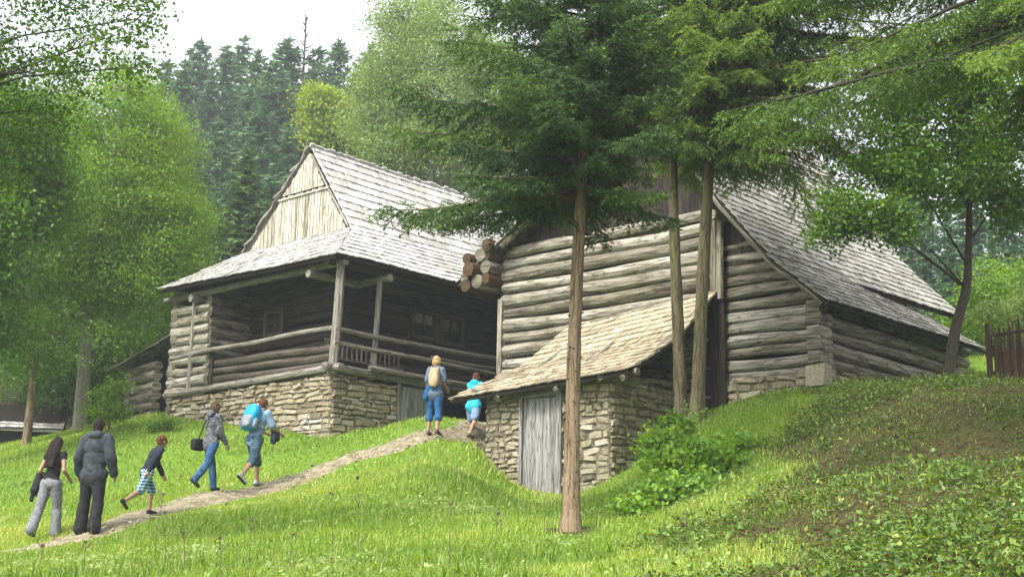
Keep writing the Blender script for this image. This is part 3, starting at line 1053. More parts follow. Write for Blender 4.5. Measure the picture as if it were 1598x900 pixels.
    window(P(5.12, 1.12, 6.08), AV, -BV, 0.85, 0.72, 'window', 2)
    wd = window(P(1.17, 3.9, 6.02), BV, -AV, 0.75, 0.6, 'window', 2)
    # row of red flowers and a white pot on the sill of the gallery window
    # ---- roof
    roof = thing_part('roof', H)
    bend = lambda x, q: 0.0
    right = Slope(lambda x, o, z: P(x, o, z), [(-0.46, 7.0), (1.57, 8.42), (3.42, 11.05)])
    # right slope: hip edge on the low part, straight verge above the gable foot
    L1 = right.acc[1]
    hip = lambda q: (-0.46 + (1.72 + 0.46) * min(1, q / L1)) if q < L1 else 1.68
    sg = lambda x, q: 0.05 * math.sin(max(0, min(1, (x - 1.4) / 9)) * 3.14) * (q / right.len) + 0.025 * noise.noise(V((x * 0.5, q * 0.5, 4)))
    mb = MB()
    shakes(mb, right, hip, lambda q: LEN + 0.5, spacing=0.325, seed=11, sag=sg, base=0.58, width=(0.09, 0.17))
    o = mb.build('shingle_slope', M['shake'], roof)
    dk = MB()
    deck(dk, right, lambda q: hip(q) + 0.02, lambda q: LEN + 0.45, 14, 10, sag=sg)
    # pent roof below the gable
    pent = Slope(lambda x, o, z: P(o, x, z), [(-0.46, 6.98), (1.72, 8.42)])
    xl = lambda q: -0.46 + 2.03 * min(1, q / pent.len)
    xr = lambda q: 7.2 - 1.0 * min(1, q / pent.len)
    sg2 = lambda x, q: 0.10 * max(0, (x - 2) / 5.5) ** 1.0 * (1 - q / pent.len) * -1.0 + 0.03 * noise.noise(V((x * 0.5, q * 0.5, 8)))
    mb = MB()
    shakes(mb, pent, lambda q: xl(q) - 0.05, xr, spacing=0.31, seed=12, sag=sg2, base=0.62, width=(0.09, 0.17))
    mb.build('shingle_skirt', M['shake'], roof)
    deck(dk, pent, lambda q: xl(q) + 0.02, lambda q: xr(q) - 0.02, 12, 5, sag=sg2)
    # left slope, seen edge on, ragged
    left = Slope(lambda x, o, z: P(x, o, z), [(8.6, 6.35), (6.2, 8.45), (3.42, 11.05)])
    mb = MB()
    shakes(mb, left, lambda q: 1.60 + 0.06 * math.sin(q * 7), lambda q: LEN + 0.5, spacing=0.34, seed=13, base=0.35, width=(0.12, 0.26), lift=0.06, thick=0.035, rag=0.2)
    mb.build('shingle_slope', M['shake_old'], roof)
    deck(dk, left, lambda q: 1.62, lambda q: LEN + 0.45, 10, 8, th=0.12)
    dk.build('roof_deck', M['log_dark'], roof)
    # verge timbers beside the gable
    mb = MB()
    for (t0, z0_, t1, z1_) in ((3.5, 10.85, 6.2, 8.28), (6.2, 8.28, 8.5, 6.25)):
        mb.log(P(1.66, t0, z0_), P(1.66, t1, z1_), 0.035, 0.045, 0.2, seg=8, wob=0.08)
    mb.log(P(1.66, 3.36, 10.86), P(1.66, 1.62, 8.44), 0.03, 0.03, 0.85, seg=8)
    mb.build('verge_pole', M['beam_grey'], roof)
    # ridge cap shakes, uneven
    mb = MB()
    x = 1.7
    while x < LEN + 0.4:
        w = random.uniform(0.12, 0.2)
        h = random.uniform(0.05, 0.13)
        mb.box(P(x, 3.42 + 0.03, 11.02 + h / 2 - sg(x, right.len)), AV * w * 0.48, BV * 0.02 + ZV * 0.02, (BV * -0.55 + ZV * 0.8) * (0.10 + h / 2), random.uniform(0.3, 0.7))
        x += w
    mb.build('ridge_cap', M['shake'], roof)
    # gable boarding: two tiers of upright boards with cover strips and ragged upper ends
    gb = MB()
    t0, t1 = 1.62, 6.12
    apx = 3.42
    def ztop(x):
        t = t0 + x
        return (10.95 - 8.4) * (1 - (apx - t) / (apx - t0)) if t < apx else (10.95 - 8.4) * (1 - (t - apx) / (t1 - apx))
    split = 1.42
    plank_panel(gb, P(1.68, t0, 8.38), BV, ZV, t1 - t0, 0, 0.03, -AV, wid=(0.09, 0.15), tint=0.6, var=0.18, gap=0.02, zt=lambda x: min(ztop(x) - 0.05, split), rag=0.04)
    plank_panel(gb, P(1.65, t0, 8.38), BV, ZV, t1 - t0, 0, 0.03, -AV, wid=(0.09, 0.15), tint=0.6, var=0.18, gap=0.02, zt=lambda x: ztop(x) - 0.06, zb=lambda x: split + 0.03, rag=0.05)
    gb.build('gable_boarding', M['gable'], H)
    mb = MB()
    tri_panel(mb, P, 1.84, [(1.75, 8.36), (6.05, 8.36), (3.44, 10.72)])
    mb.build('gable_lining', M['log_dark'], H)
    mb = MB()
    mb.beam(P(1.62, 2.5, 8.38 + split - 0.07), P(1.62, 4.7, 8.38 + split - 0.07), 0.03, 0.05, 0.7)
    mb.build('gable_batten', M['gable'], H)
    # eave plates
    mb = MB()
    mb.log(P(-0.08, -0.4, 6.92), P(-0.08, 7.4, 6.86), 0.10, 0.09, 0.45, seg=12)
    mb.build('eave_plate', M['beam_grey'], H)
    mb = MB()
    mb.log(P(-0.4, -0.06, 6.94), P(LEN, -0.06, 6.9), 0.10, 0.09, 0.35, seg=12)
    mb.build('eave_plate', M['log_dark'], H)
    # ceiling of the porch
    mb = MB()
    mb.box(P(0.62, 3.5, 7.18), AV * 0.78, BV * 3.6, ZV * 0.02, 0.3)
    mb.box(P(5.8, 0.62, 7.2), AV * 4.6, BV * 0.72, ZV * 0.02, 0.3)
    mb.build('porch_ceiling', M['log_dark'], H)
    # lower, older log wing at the far end of the porch
    Wg = thing('log_outbuilding', 'low dark log outbuilding behind the far left end of the house', 'outbuilding', P(4, 9, 3.6))
    lw = MB()
    log_stack(lw, P(0.7, 7.35, 0), P(1.1, 8.5, 0), 3.5, 5.5, r=0.15, pitch=0.29, ext=(0.1, 0.3), tint=0.35, var=0.12, seg=6, wob=0.08)
    log_stack(lw, P(0.5, 8.5, 0), P(0.9, 10.4, 0), 3.3, 5.4, r=0.15, pitch=0.29, ext=(0.1, 0.45), tint=0.4, var=0.14, seg=6, wob=0.1)
    log_stack(lw, P(1.0, 10.3, 0), P(6, 10.3, 0), 3.3, 5.3, r=0.15, pitch=0.29, ext=(0.3, 0.1), tint=0.3, var=0.12, seg=8)
    lw.build('log_wall', M['log_grey'], Wg)
    mb = MB()
    mb.box(P(1.35, 8.9, 4.3), AV * 0.05, BV * 1.35, ZV * 1.1, 0.2)
    mb.build('wall_lining', M['log_dark'], Wg)
    rs = Slope(lambda x, o, z: P(x, o, z), [(10.9, 5.2), (7.5, 6.0)])
    mb = MB()
    shakes(mb, rs, lambda q: 0.35, lambda q: 6.3, spacing=0.4, seed=15, base=0.3)
    mb.build('roof', M['shake_old'], Wg)
    return H


def thing_part(name, parent):
    """an Empty that is itself a part (parents its sub-parts)"""
    o = bpy.data.objects.new(name, None)
    COL.objects.link(o)
    o.parent = parent
    return o


# ------------------------------------------------------------------ barn
def build_barn():
    P = BF.p
    B = thing('log_barn', 'big grey log barn with a steep shingle roof behind the tall spruces', 'barn', P(0, 0, 3.3))
    # gable wall, left section of broad logs
    lw = MB()
    z1 = 7.35
    log_stack(lw, P(0, 8.72, 0), P(0, 2.62, 0), 3.2, 7.65, r=0.148, pitch=0.315, ext=(0.0, 0.05), tint=0.55, var=0.15, seg=16, wob=0.07)
    lw.build('gable_log_wall', M['log_grey'], B)
    # right section, set back a little, cut by the rake
    lw = MB()
    def ends(z):
        if z < 5.0:
            return (0, 1)
        if z > 6.75:
            return None
        t = np.interp(z, [5.0, 6.1, 7.2], [0.0, 0.75, 1.8])
        return (0, 1 - t / 2.35)
    log_stack(lw, P(0.12, 2.3, 0), P(0.12, -0.05, 0), 3.62, 6.8, r=0.122, pitch=0.262, ext=(0.05, 0.10), tint=0.48, var=0.17, ends=ends, seg=8, wob=0.09)
    lw.build('gable_log_wall', M['log_grey'], B)
    # side wall going away, under the eave
    lw = MB()
    log_stack(lw, P(-0.1, 0, 0), P(7.2, 0, 0), 3.75, 5.3, r=0.135, pitch=0.29, ext=(0.06, 0.1), tint=0.35, var=0.14, seg=10, wob=0.08)
    lw.build('side_log_wall', M['log_grey'], B)
    # left side wall (towards the house) and log ends under the eave
    lw = MB()
    log_stack(lw, P(0, 8.7, 0), P(9, 8.7, 0), 3.2, 7.3, r=0.15, pitch=0.32, ext=(0.05, 0.1), tint=0.4, var=0.1, seg=8)
    lw.build('side_log_wall', M['log_grey'], B)
    mb = MB()
    tri_panel(mb, P, 0.27, [(0.05, 3.2), (8.6, 3.2), (8.6, 7.2), (2.15, 7.2), (0.9, 5.8), (0.05, 5.1)])
    tri_panel(mb, P, 0.34, [(2.1, 7.2), (8.4, 7.2), (6.6, 8.35), (4.35, 10.5)])
    mb.box(P(3.8, 0.25, 4.5), AV * 3.5, BV * 0.05, ZV * 0.9, 0.2)
    tri_panel(mb, P, 7.2, [(0.3, 3.6), (8.6, 3.6), (8.6, 7.0), (6.6, 8.3), (4.35, 10.4), (2.1, 7.2), (0.95, 5.9), (0.3, 5.2)])
    mb.build('wall_lining', M['log_dark'], B)
    # dark boarded gable above the logs
    gb = MB()
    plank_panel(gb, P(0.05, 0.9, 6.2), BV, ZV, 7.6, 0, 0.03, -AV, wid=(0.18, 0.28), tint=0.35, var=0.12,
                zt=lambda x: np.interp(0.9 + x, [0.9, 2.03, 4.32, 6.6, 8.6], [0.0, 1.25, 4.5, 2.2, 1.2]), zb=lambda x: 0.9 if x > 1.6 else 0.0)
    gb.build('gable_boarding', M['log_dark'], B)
    mb = MB()
    mb.box(P(-0.12, 8.72, 4.75), AV * 0.07, BV * 0.07, ZV * 1.5, 0.6)
    mb.build('corner_post', M['log_grey'], B)
    mb = MB()
    plank_panel(mb, P(-0.12, 2.2, 3.0), BV, ZV, 0.62, 2.55, 0.04, -AV, wid=(0.14, 0.2), tint=0.45, var=0.1)
    mb.build('boarded_strip', M['log_dark'], B)
    # door posts between the two wall sections
    for (t, r_, tint) in ((2.42, 0.10, 0.35), (2.28, 0.085, 0.6)):
        m_ = MB()
        m_.log(P(-0.18, t, 5.45), P(-0.16, t - 0.03, 7.4), r_, r_ * 0.9, tint, n=8, seg=8)
        m_.build('door_post', M['log_grey'], B)
    m_ = MB()
    m_.log(P(-0.5, 2.25, 7.28), P(0.6, 2.15, 7.3), 0.11, 0.10, 0.6, seg=4)
    m_.build('purlin_end', M['log_grey'], B)
    # log ends (orange, fresh cut) under the left eave
    for (t, z, r_, kind) in ((9.42, 6.60, 0.17, 'log_end'), (9.05, 6.66, 0.18, 'log_grey'), (9.22, 6.97, 0.19, 'log_end'), (8.86, 7.02, 0.17, 'log_grey'), (9.0, 7.34, 0.18, 'log_grey'), (8.74, 7.56, 0.17, 'log_end'), (9.58, 6.86, 0.13, 'log_grey'), (9.30, 7.26, 0.14, 'log_end'), (8.84, 6.72, 0.14, 'log_end'), (8.82, 7.34, 0.15, 'log_end')):
        m_ = MB()
        m_.log(P(-0.72 - 0.12 * math.sin(t * 9), t, z), P(2.5, t, z), r_, r_ * 0.95, 0.32, n=12, seg=5, wob=0.06)
        o = m_.build('purlin_end', M[kind], B)
        if kind == 'log_end':
            o['label'] = 'orange brown log end under the eave'
    # corner post stack and stone base
    for k in range(5):
        m_ = MB()
        m_.box(P(-0.13, 0.03, 3.98 + k * 0.262), AV * 0.17, BV * (0.15 + 0.02 * (k % 2)), ZV * 0.118, 0.4 + 0.1 * (k % 3), jit=0.02)
        m_.build('corner_log_end', M['log_grey'], B)
    st, core = MB(), MB()
    stone_wall(st, core, lambda x, z: P(0.0, x, z), 3.2, lambda x: 3.05 - 0.2 * x, lambda x: 3.72, -AV, BV, seed=21, course=0.14)
    stone_wall(st, core, lambda x, z: P(x, -0.02, z), 7.0, lambda x: 3.2 + 0.06 * x, lambda x: 3.85, -BV, AV, seed=22, course=0.15, x0=-0.05)
    # one big squared corner stone
    st.box(P(-0.12, 0.02, 3.62), AV * 0.17, BV * 0.2, ZV * 0.22, 0.7, jit=0.03)
    st.build('stone_base', M['stone_grey'], B)
    core.build('stone_base_core', M['mortar'], B)
    # ---- roof
    roof = thing_part('roof', B)
    right = Slope(lambda x, o, z: P(x, o, z), [(0.85, 6.15), (2.03, 7.58), (4.32, 11.05)])
    # far end of the upper slope flares outwards over the skirt
    def upper(x, o, z):
        k = max(0, (x - 3.0) / 5.0)
        f_ = max(0, 1 - (o - 0.85) / 2.5)
        return P(x, o - 0.80 * k * f_, z - 0.22 * k * f_)
    rightu = Slope(upper, [(0.85, 6.15), (2.03, 7.58), (4.32, 11.05)])
    sg = lambda x, q: 0.03 * noise.noise(V((x * 0.4, q * 0.5, 14)))
    mb = MB()
    shakes(mb, rightu, lambda q: -0.62 + 0.03 * math.sin(q * 9), lambda q: 7.55 + 0.18 * q, spacing=0.235, seed=31, sag=sg, base=0.55, width=(0.09, 0.16))
    mb.build('shingle_slope', M['shake_old'], roof)
    dk = MB()
    deck(dk, rightu, lambda q: -0.58, lambda q: 7.5 + 0.18 * q, 10, 8, sag=sg)
    skirt = Slope(lambda x, o, z: P(x, o - 0.02 * x, z - 0.22 * max(0, (x - 2.5) / 4.5) * max(0, (o + 0.5) / 1.35)), [(-0.5, 4.98), (0.85, 6.13)])
    mb = MB()
    shakes(mb, skirt, lambda q: -0.66 + 0.03 * math.sin(q * 9), lambda q: 7.15 - 0.55 * q, spacing=0.225, seed=32, sag=sg, base=0.5, width=(0.09, 0.16))
    mb.build('shingle_skirt', M['shake_old'], roof)
    deck(dk, skirt, lambda q: -0.6, lambda q: 7.1 - 0.55 * q, 10, 4, sag=sg)
    left = Slope(lambda x, o, z: P(x, o, z), [(9.85, 6.7), (6.6, 8.7), (4.32, 11.05)])
    mb = MB()
    shakes(mb, left, lambda q: -0.6, lambda q: 9.5, spacing=0.33, seed=33, base=0.45)
    mb.build('shingle_slope', M['shake_old'], roof)
    deck(dk, left, lambda q: -0.56, lambda q: 9.4, 8, 7)
    dk.build('roof_deck', M['log_dark'], roof)
    mb = MB()
    x = -0.5
    while x < 8.6:
        w = random.uniform(0.12, 0.2)
        h = random.uniform(0.05, 0.13)
        mb.box(P(x, 4.34, 11.0 + h / 2), AV * w * 0.48, BV * 0.02 + ZV * 0.02, (BV * -0.5 + ZV * 0.8) * (0.10 + h / 2), random.uniform(0.3, 0.7))
        x += w
    mb.build('ridge_cap', M['shake_old'], roof)
    mb = MB()
    for (ta, za, tb, zb_) in ((-0.35, 4.98, 0.85, 6.02), (0.85, 6.02, 2.03, 7.42), (2.03, 7.42, 4.3, 10.85)):
        mb.log(P(-0.55, ta, za), P(-0.55, tb, zb_), 0.055, 0.055, 0.45, seg=5)
    for (ta, za, tb, zb_) in ((8.4, 7.5, 6.6, 8.55), (6.6, 8.55, 4.35, 10.85)):
        mb.log(P(-0.5, ta, za), P(-0.5, tb, zb_), 0.075, 0.075, 0.3, seg=5)
    mb.build('verge_pole', M['log_grey'], roof)
    return B


# ------------------------------------------------------------------ stone cellar shed in front of the barn
def build_cellar():
    P = BF.p
    S = thing('stone_cellar', 'low stone cellar shed with a tan shingle lean-to roof and grey plank door', 'shed', P(-3, 4.8, 1.3))
    st, core = MB(), MB()
    s0 = -3.0
    zt = lambda t: 3.52 - 0.02 * (t - 3.1)
    stone_wall(st, core, lambda x, z: P(s0 - 0.06 * max(0, x - 5.7), x, z), 1.22, lambda x: 1.1, zt, -AV, BV, seed=41, course=0.125, wl=(0.13, 0.42), x0=3.1)
    stone_wall(st, core, lambda x, z: P(s0, x, z), 1.05, lambda x: 1.1, zt, -AV, BV, seed=42, course=0.125, wl=(0.13, 0.42), x0=5.42)
    stone_wall(st, core, lambda x, z: P(s0, x, z), 1.1, lambda x: 3.22, zt, -AV, BV, seed=43, course=0.12, wl=(0.16, 0.4), x0=4.32)
    stone_wall(st, core, lambda x, z: P(x, 3.1, z), 2.95, lambda x: 1.3 + 0.4 * (x + 3), lambda x: 3.5, -BV, AV, seed=44, course=0.125, wl=(0.13, 0.45), x0=-3.0)
    stone_wall(st, core, lambda x, z: P(x, 6.47, z), 2.95, lambda x: 1.3, lambda x: 3.4, BV, AV, seed=45, course=0.125, wl=(0.13, 0.45), x0=-3.0)
    st.build('stone_wall', M['stone_grey'], S)
    core.build('wall_core', M['mortar'], S)
    d = MB()
    plank_panel(d, P(-2.98, 4.45, 1.15), BV, ZV, 0.92, 2.06, 0.045, -AV, wid=(0.16, 0.28), tint=0.62, var=0.14)
    dr = d.build('door', M['plank'], S)
    for a_, b_, w_ in ((P(-3.02, 4.37, 1.1), P(-3.02, 4.37, 3.22), 0.13), (P(-3.02, 5.41, 1.1), P(-3.02, 5.41, 3.22), 0.08)):
        f = MB()
        f.beam(a_, b_, w_, 0.12, 0.5, up=AV)
        f.build('door_jamb', M['plank'], S)
    f = MB()
    f.beam(P(-3.03, 4.3, 3.28), P(-3.03, 5.5, 3.28), 0.14, 0.12, 0.45)
    f.build('door_lintel', M['plank'], S)
    # eave beam
    mb = MB()
    mb.log(P(-3.22, 2.25, 3.53), P(-3.22, 7.3, 3.32), 0.075, 0.07, 0.4, seg=10)
    mb.build('eave_beam', M['beam_grey'], S)
    for t in (3.05, 6.5):
        mb = MB()
        mb.log(P(-3.4, t, 3.47 - 0.02 * t + 0.05), P(-0.2, t, 3.62), 0.08, 0.08, 0.35, seg=5)
        mb.build('tie_beam', M['log_grey'], S)
    # lean-to roof
    def rf(x, o, z):
        return P(o, x, z - 0.055 * (x - 2.3) * (1 - max(0, (o + 3.4)) / 3.4) - 0.08 * (x - 2.3) * max(0, (o + 3.4)) / 3.4)
    sl = Slope(rf, [(-3.42, 3.52), (-1.6, 4.45), (-0.2, 5.6)])
    xl = lambda q: 2.3
    xr = lambda q: 7.2 - 0.75 * (q / sl.len) - 0.12 * math.sin(q / sl.len * 3.14)
    sg = lambda x, q: 0.035 * noise.noise(V((x * 0.5, q * 0.5, 24)))
    rp = thing_part('roof', S)
    mb = MB()
    shakes(mb, sl, xl, xr, spacing=0.25, seed=51, sag=sg, base=0.55, width=(0.10, 0.2), lift=0.045)
    mb.build('shingle_slope', M['shake_tan'], rp)
    mb = MB()
    deck(mb, sl, lambda q: 2.33, lambda q: xr(q) - 0.03, 9, 7, sag=sg)
    mb.build('roof_deck', M['log_dark'], rp)
    for x in (2.5, 4.2, 5.8):
        mb = MB()
        mb.log(rf(x, -3.4, 3.4), rf(x, -0.25, 5.4), 0.06, 0.055, 0.4, seg=6)
        mb.build('rafter', M['log_grey'], rp)
    return S


# ------------------------------------------------------------------ small far sheds, wattle fence, stones
def build_small():
    # far left shed
    S = thing('far_shed', 'small grey roofed shed low among trees beyond the meadow', 'shed', at(40, 690, 42))
    c = at(40, 692, 42)
    ex, ey = V((0.97, 0.25, 0)), V((-0.25, 0.97, 0))
    mb = MB()
    mb.box(c + ZV * 0.55 + ey * 1.1, ex * 1.0, ey * 0.9, ZV * 0.75, 0.35)
    mb.build('wall', M['log_dark'], S)
    sl = Slope(lambda x, o, z: c + ex * x + ey * o + ZV * z, [(-0.25, 0.45), (1.0, 1.05)])
    mb = MB()
    shakes(mb, sl, lambda q: -1.6, lambda q: 1.15, spacing=0.3, seed=61, base=0.42)
    deck(mb, sl, lambda q: -1.58, lambda q: 1.12, 4, 3)
    mb.build('roof', M['shake'], S)
    G = thing('far_gabled_hut', 'dark boarded hut gable behind the low shed, cut by the frame', 'hut', at(-30, 670, 46))
    c2 = at(-45, 680, 46)
    gb = MB()
    plank_panel(gb, c2 - ex * 2.2, ex, ZV, 4.4, 0, 0.05, -ey, tint=0.55, zt=lambda x: 2.6 - abs(x - 2.2) * 0.85 + 0.5)
    gb.build('gable_boarding', M['wattle'], G)
    mb = MB()
    mb.beam(c2 + ZV * 3.25 - ey * 0.1, c2 + ex * 2.5 + ZV * 0.95 - ey * 0.1, 0.1, 0.16, 0.5)
    mb.build('verge_board', M['beam_grey'], G)
    mb = MB()
    mb.beam(c2 + ZV * 3.3 + ey * 1.5, c2 + ex * 2.6 + ZV * 0.95 + ey * 1.5, 3.2, 0.08, 0.4, up=ZV)
    mb.beam(c2 + ZV * 3.3 + ey * 1.5, c2 - ex * 2.6 + ZV * 0.95 + ey * 1.5, 3.2, 0.08, 0.4, up=ZV)
    mb.build('roof', M['shake_old'], G)
    # wattle fence
    fp = at(1548, 596, 23.5)
    f1 = at(1680, 590, 22.0)
    Fz = gz(fp.x, fp.y)
    Fn = thing('wattle_fence', 'dark brown upright wattle fence on the bank beside the barn', 'fence', (fp.x, fp.y, Fz))
    d = V((f1.x - fp.x, f1.y - fp.y, 0))
    L = d.length
    d.normalize()
    nr = V((d.y, -d.x, 0))
    w = MB()
    x = 0.0
    while x < L:
        p = V((fp.x, fp.y, 0)) + d * x
        z0 = gz(p.x, p.y)
        h = 1.15 + random.uniform(-0.12, 0.12)
        lean = random.uniform(-0.05, 0.05)
        w.tube([p + ZV * (z0 - 0.1) + nr * random.uniform(-.03, .03), p + ZV * (z0 + h * 0.5) + nr * random.uniform(-.03, .03), p + ZV * (z0 + h) + d * lean], [0.024, 0.022, 0.012], random.uniform(0.2, 0.8), 5)
        x += random.uniform(0.03, 0.06)
    w.build('wattle_panel', M['wattle'], Fn)
    for hh in (0.28, 0.62, 0.98):
        m_ = MB()
        a_ = V((fp.x, fp.y, Fz + hh)) - d * 0.05
        m_.log(a_ - nr * 0.04, a_ - nr * 0.04 + d * (L + 0.1), 0.035, 0.03, 0.6, n=6, seg=8)
        m_.build('rail', M['wattle'], Fn)
    for xx in (0.02, L * 0.5):
        m_ = MB()
        p = V((fp.x, fp.y, 0)) + d * xx + nr * 0.06
        m_.log(p + ZV * (gz(p.x, p.y) - 0.1), p + ZV * (gz(p.x, p.y) + 1.22), 0.055, 0.05, 0.5, n=7, seg=4)
        m_.build('post', M['wattle'], Fn)
    # pale stones by the crooked tree
    for i, (u, v, r_, lab) in enumerate(((1512, 597, 0.17, 'pale field stone lying right beside the crooked trunk'), (1538, 599, 0.13, 'small pale stone lying at the foot of the wattle fence'))):
        p = at(u, v, 22.3)
        m_ = MB()
        rings = 7
        vs, fs = [], []
        for a_ in range(rings + 1):
            th = math.pi * a_ / rings
            for b_ in range(9):
                ph = 2 * math.pi * b_ / 9
                q = V((math.sin(th) * math.cos(ph), math.sin(th) * math.sin(ph), math.cos(th) * 0.6))
                q = q * r_ * (1 + 0.35 * noise.noise(q * 1.5 + V((i * 9, 0, 0))))
                vs.append(V((p.x, p.y, gz(p.x, p.y) + r_ * 0.35)) + q)
        for a_ in range(rings):
            for b_ in range(9):
                fs.append((a_ * 9 + b_, (a_ + 1) * 9 + b_, (a_ + 1) * 9 + (b_ + 1) % 9, a_ * 9 + (b_ + 1) % 9))
        m_.add(vs, fs, 0.8)
        o = m_.build('field_stone', M['stone_grey'], None, origin=p)
        tag(o, lab, 'stone', 'pale stones by the fence')


build_house()
build_barn()
build_cellar()
build_small()

# ------------------------------------------------------------------ vegetation
def unit(a):
    return a / np.maximum(np.linalg.norm(a, axis=-1, keepdims=True), 1e-9)


def needle_tris(st, di, ln, tint, per_m, nl, nw, r_, hang=0.25):
    """needles along twigs (arrays): thin triangles leaving the twig on both sides"""
    cnt = np.maximum(3, (ln * per_m).astype(int))
    idx = np.repeat(np.arange(len(ln)), cnt)
    n = len(idx)
    k = r_.uniform(0, 1, n)
    d = di[idx]
    base = st[idx] + d * (ln[idx] * k)[:, None]
    up = np.array([0, 0, 1.0])
    side = unit(np.cross(d, up) + 1e-6)
    nrm = np.cross(side, d)
    a_ = r_.uniform(0, 2 * np.pi, n)
    rad = side * (np.cos(a_) * 1.0)[:, None] + nrm * (np.sin(a_) * 0.55)[:, None]
    q = unit(d * r_.uniform(0.35, 0.95, n)[:, None] + rad - up * hang * 0.3)
    L = nl * r_.uniform(0.7, 1.25, n) * (1.1 - 0.45 * k)
    w = unit(np.cross(q, r_.normal(size=(n, 3)))) * (nw * 0.5)
    v = np.empty((n, 3, 3))
    v[:, 0] = base - w
    v[:, 1] = base + w
    v[:, 2] = base + q * L[:, None]
    t = np.clip(tint[idx] + r_.normal(0, 0.10, n) + 0.18 * (k - 0.5), 0, 1)
    return v.reshape(-1, 3), np.arange(n * 3).reshape(n, 3), t


class Spruce:
    """builds trunk + branches (MB) and twig arrays for one conifer"""

    def __init__(self, h, r0, clear, rmax, seed, whorl=0.32, nb=6, droop=0.35, twig=0.075, shape=0.8, lean=(0, 0), shed=0.0, az_len=None, side=0.42, maxl=0.75, asc=0.25, base_r=None, hang=0.45):
        self.hang = hang
        rd = random.Random(seed)
        self.tr = MB()
        self.tw = []
        tip = V((lean[0], lean[1], h))
        self.axis = lambda z: V((lean[0] * z / h + 0.03 * math.sin(z * 0.7 + seed), lean[1] * z / h, z))
        pts, rad = [], []
        sd_ = rd.uniform(0, 100)
        for i in range(61):
            z = h * (i / 60) ** 1.2
            pts.append(self.axis(z))
            rad.append(max(0.012, r0 * (1 - z / h) ** 0.75 * (1 + 0.10 * noise.noise(V((sd_, z * 2.6, 0)))) * (1.0 + (0.5 * math.exp(-z / 0.22) if z < 1 else 0))))
        pts.insert(0, self.axis(-0.25)); rad.insert(0, r0 * 1.75)
        self.tr.tube(pts, rad, 0.5, 12)
        z = clear
        while z < h - 0.25:
            k = (z - clear) / (h - clear)
            prof = rmax * (1 - k) ** shape
            if base_r is not None and k < 0.15:
                prof *= base_r + (1 - base_r) * k / 0.15
            n = max(3, int(nb * (1 - 0.35 * k) + rd.uniform(-0.5, 0.9)))
            a0 = rd.uniform(0, 6.28)
            for i in range(n):
                az = a0 + 6.28 * i / n + rd.uniform(-0.35, 0.35)
                L = prof * rd.uniform(0.60, 1.2)
                if az_len:
                    L *= az_len(az, z)
                if L < 0.12 or rd.random() < shed:
                    continue
                self.branch(self.axis(z + rd.uniform(-0.1, 0.1)), az, L, k, rd, droop, twig, side, maxl, asc)
            z += whorl * rd.uniform(0.75, 1.25) * (1 - 0.4 * k)
        # leader
        for i in range(5):
            self.tw.append((self.axis(h - 0.1 * i), V((rd.uniform(-.5, .5), rd.uniform(-.5, .5), 1)).normalized(), 0.25, 0.6))

    def branch(self, p0, az, L, k, rd, droop, twig, side, maxl, asc):
        d = V((math.cos(az), math.sin(az), 0))
        s = V((-math.sin(az), math.cos(az), 0))
        e1 = asc * (k * 1.8 - 0.1) + rd.uniform(-0.12, 0.12)
        dr = droop * (1.15 - 0.6 * k) * rd.uniform(0.7, 1.25)
        tipup = 0.22 * rd.uniform(0.4, 1.3)
        curve = rd.uniform(-0.18, 0.18)

        def pos(t):
            return p0 + d * (L * t) + s * (L * curve * t * t) + ZV * (L * (e1 * t - dr * t * t + tipup * max(0, t - 0.55) ** 2 * 2.2))
        pts = [pos(t) for t in (0, 0.2, 0.4, 0.6, 0.8, 1.0)]
        rb = 0.008 + 0.010 * L
        self.tr.tube(pts, [rb, rb * 0.85, rb * 0.65, rb * 0.5, rb * 0.3, rb * 0.12], 0.25, 4)
        bt = rd.gauss(0.40, 0.17)
        t = rd.uniform(0.10, 0.2) if L > 0.6 else 0.05
        while t < 1.0:
            p = pos(t)
            ax = (pos(min(1, t + 0.05)) - pos(t - 0.05)).normalized()
            for sg in (-1, 1):
                if rd.random() < 0.12:
                    continue
                l = min(maxl, side * L * (1.12 - t) ** 0.8 + 0.10) * rd.uniform(0.6, 1.15)
                q = (ax * rd.uniform(0.45, 0.85) + s * sg * rd.uniform(0.6, 0.95) - ZV * rd.uniform(0.0, self.hang) + V((0, 0, rd.uniform(-.12, .12)))).normalized()
                tt = bt + rd.gauss(0, 0.09) + 0.26 * (t - 0.5)
                self.tw.append((p, q, l, tt))
                # second order twigs
                nn = int(l / (twig * 1.7))
                for m_ in range(nn):
                    kk = (m_ + rd.uniform(0.4, 1.0)) / (nn + 0.5)
                    ss = 1 if m_ % 2 else -1
                    sd = q.cross(ZV).normalized() * ss
                    q2 = (q * rd.uniform(0.5, 0.9) + sd * rd.uniform(0.5, 0.9) - ZV * rd.uniform(0.0, self.hang * 1.2)).normalized()
                    self.tw.append((p + q * (l * kk), q2, l * 0.5 * (1.15 - kk) * rd.uniform(0.7, 1.2) + 0.04, tt + rd.gauss(0.03, 0.07)))
            t += twig / L * rd.uniform(0.7, 1.3)
        self.tw.append((pos(0.95), (pos(1.0) - pos(0.9)).normalized(), 0.18 + 0.05 * L, bt + 0.12))

    def needles(self, name, mat, per_m, nl, nw, seed):
        st = np.array([tuple(t[0]) for t in self.tw])
        di = np.array([tuple(t[1]) for t in self.tw])
        ln = np.array([t[2] for t in self.tw])
        ti = np.array([t[3] for t in self.tw])
        v, f, t = needle_tris(st, di, ln, ti, per_m, nl, nw, np.random.default_rng(seed))
        return np_mesh(name, v, f, t, mat, 3)


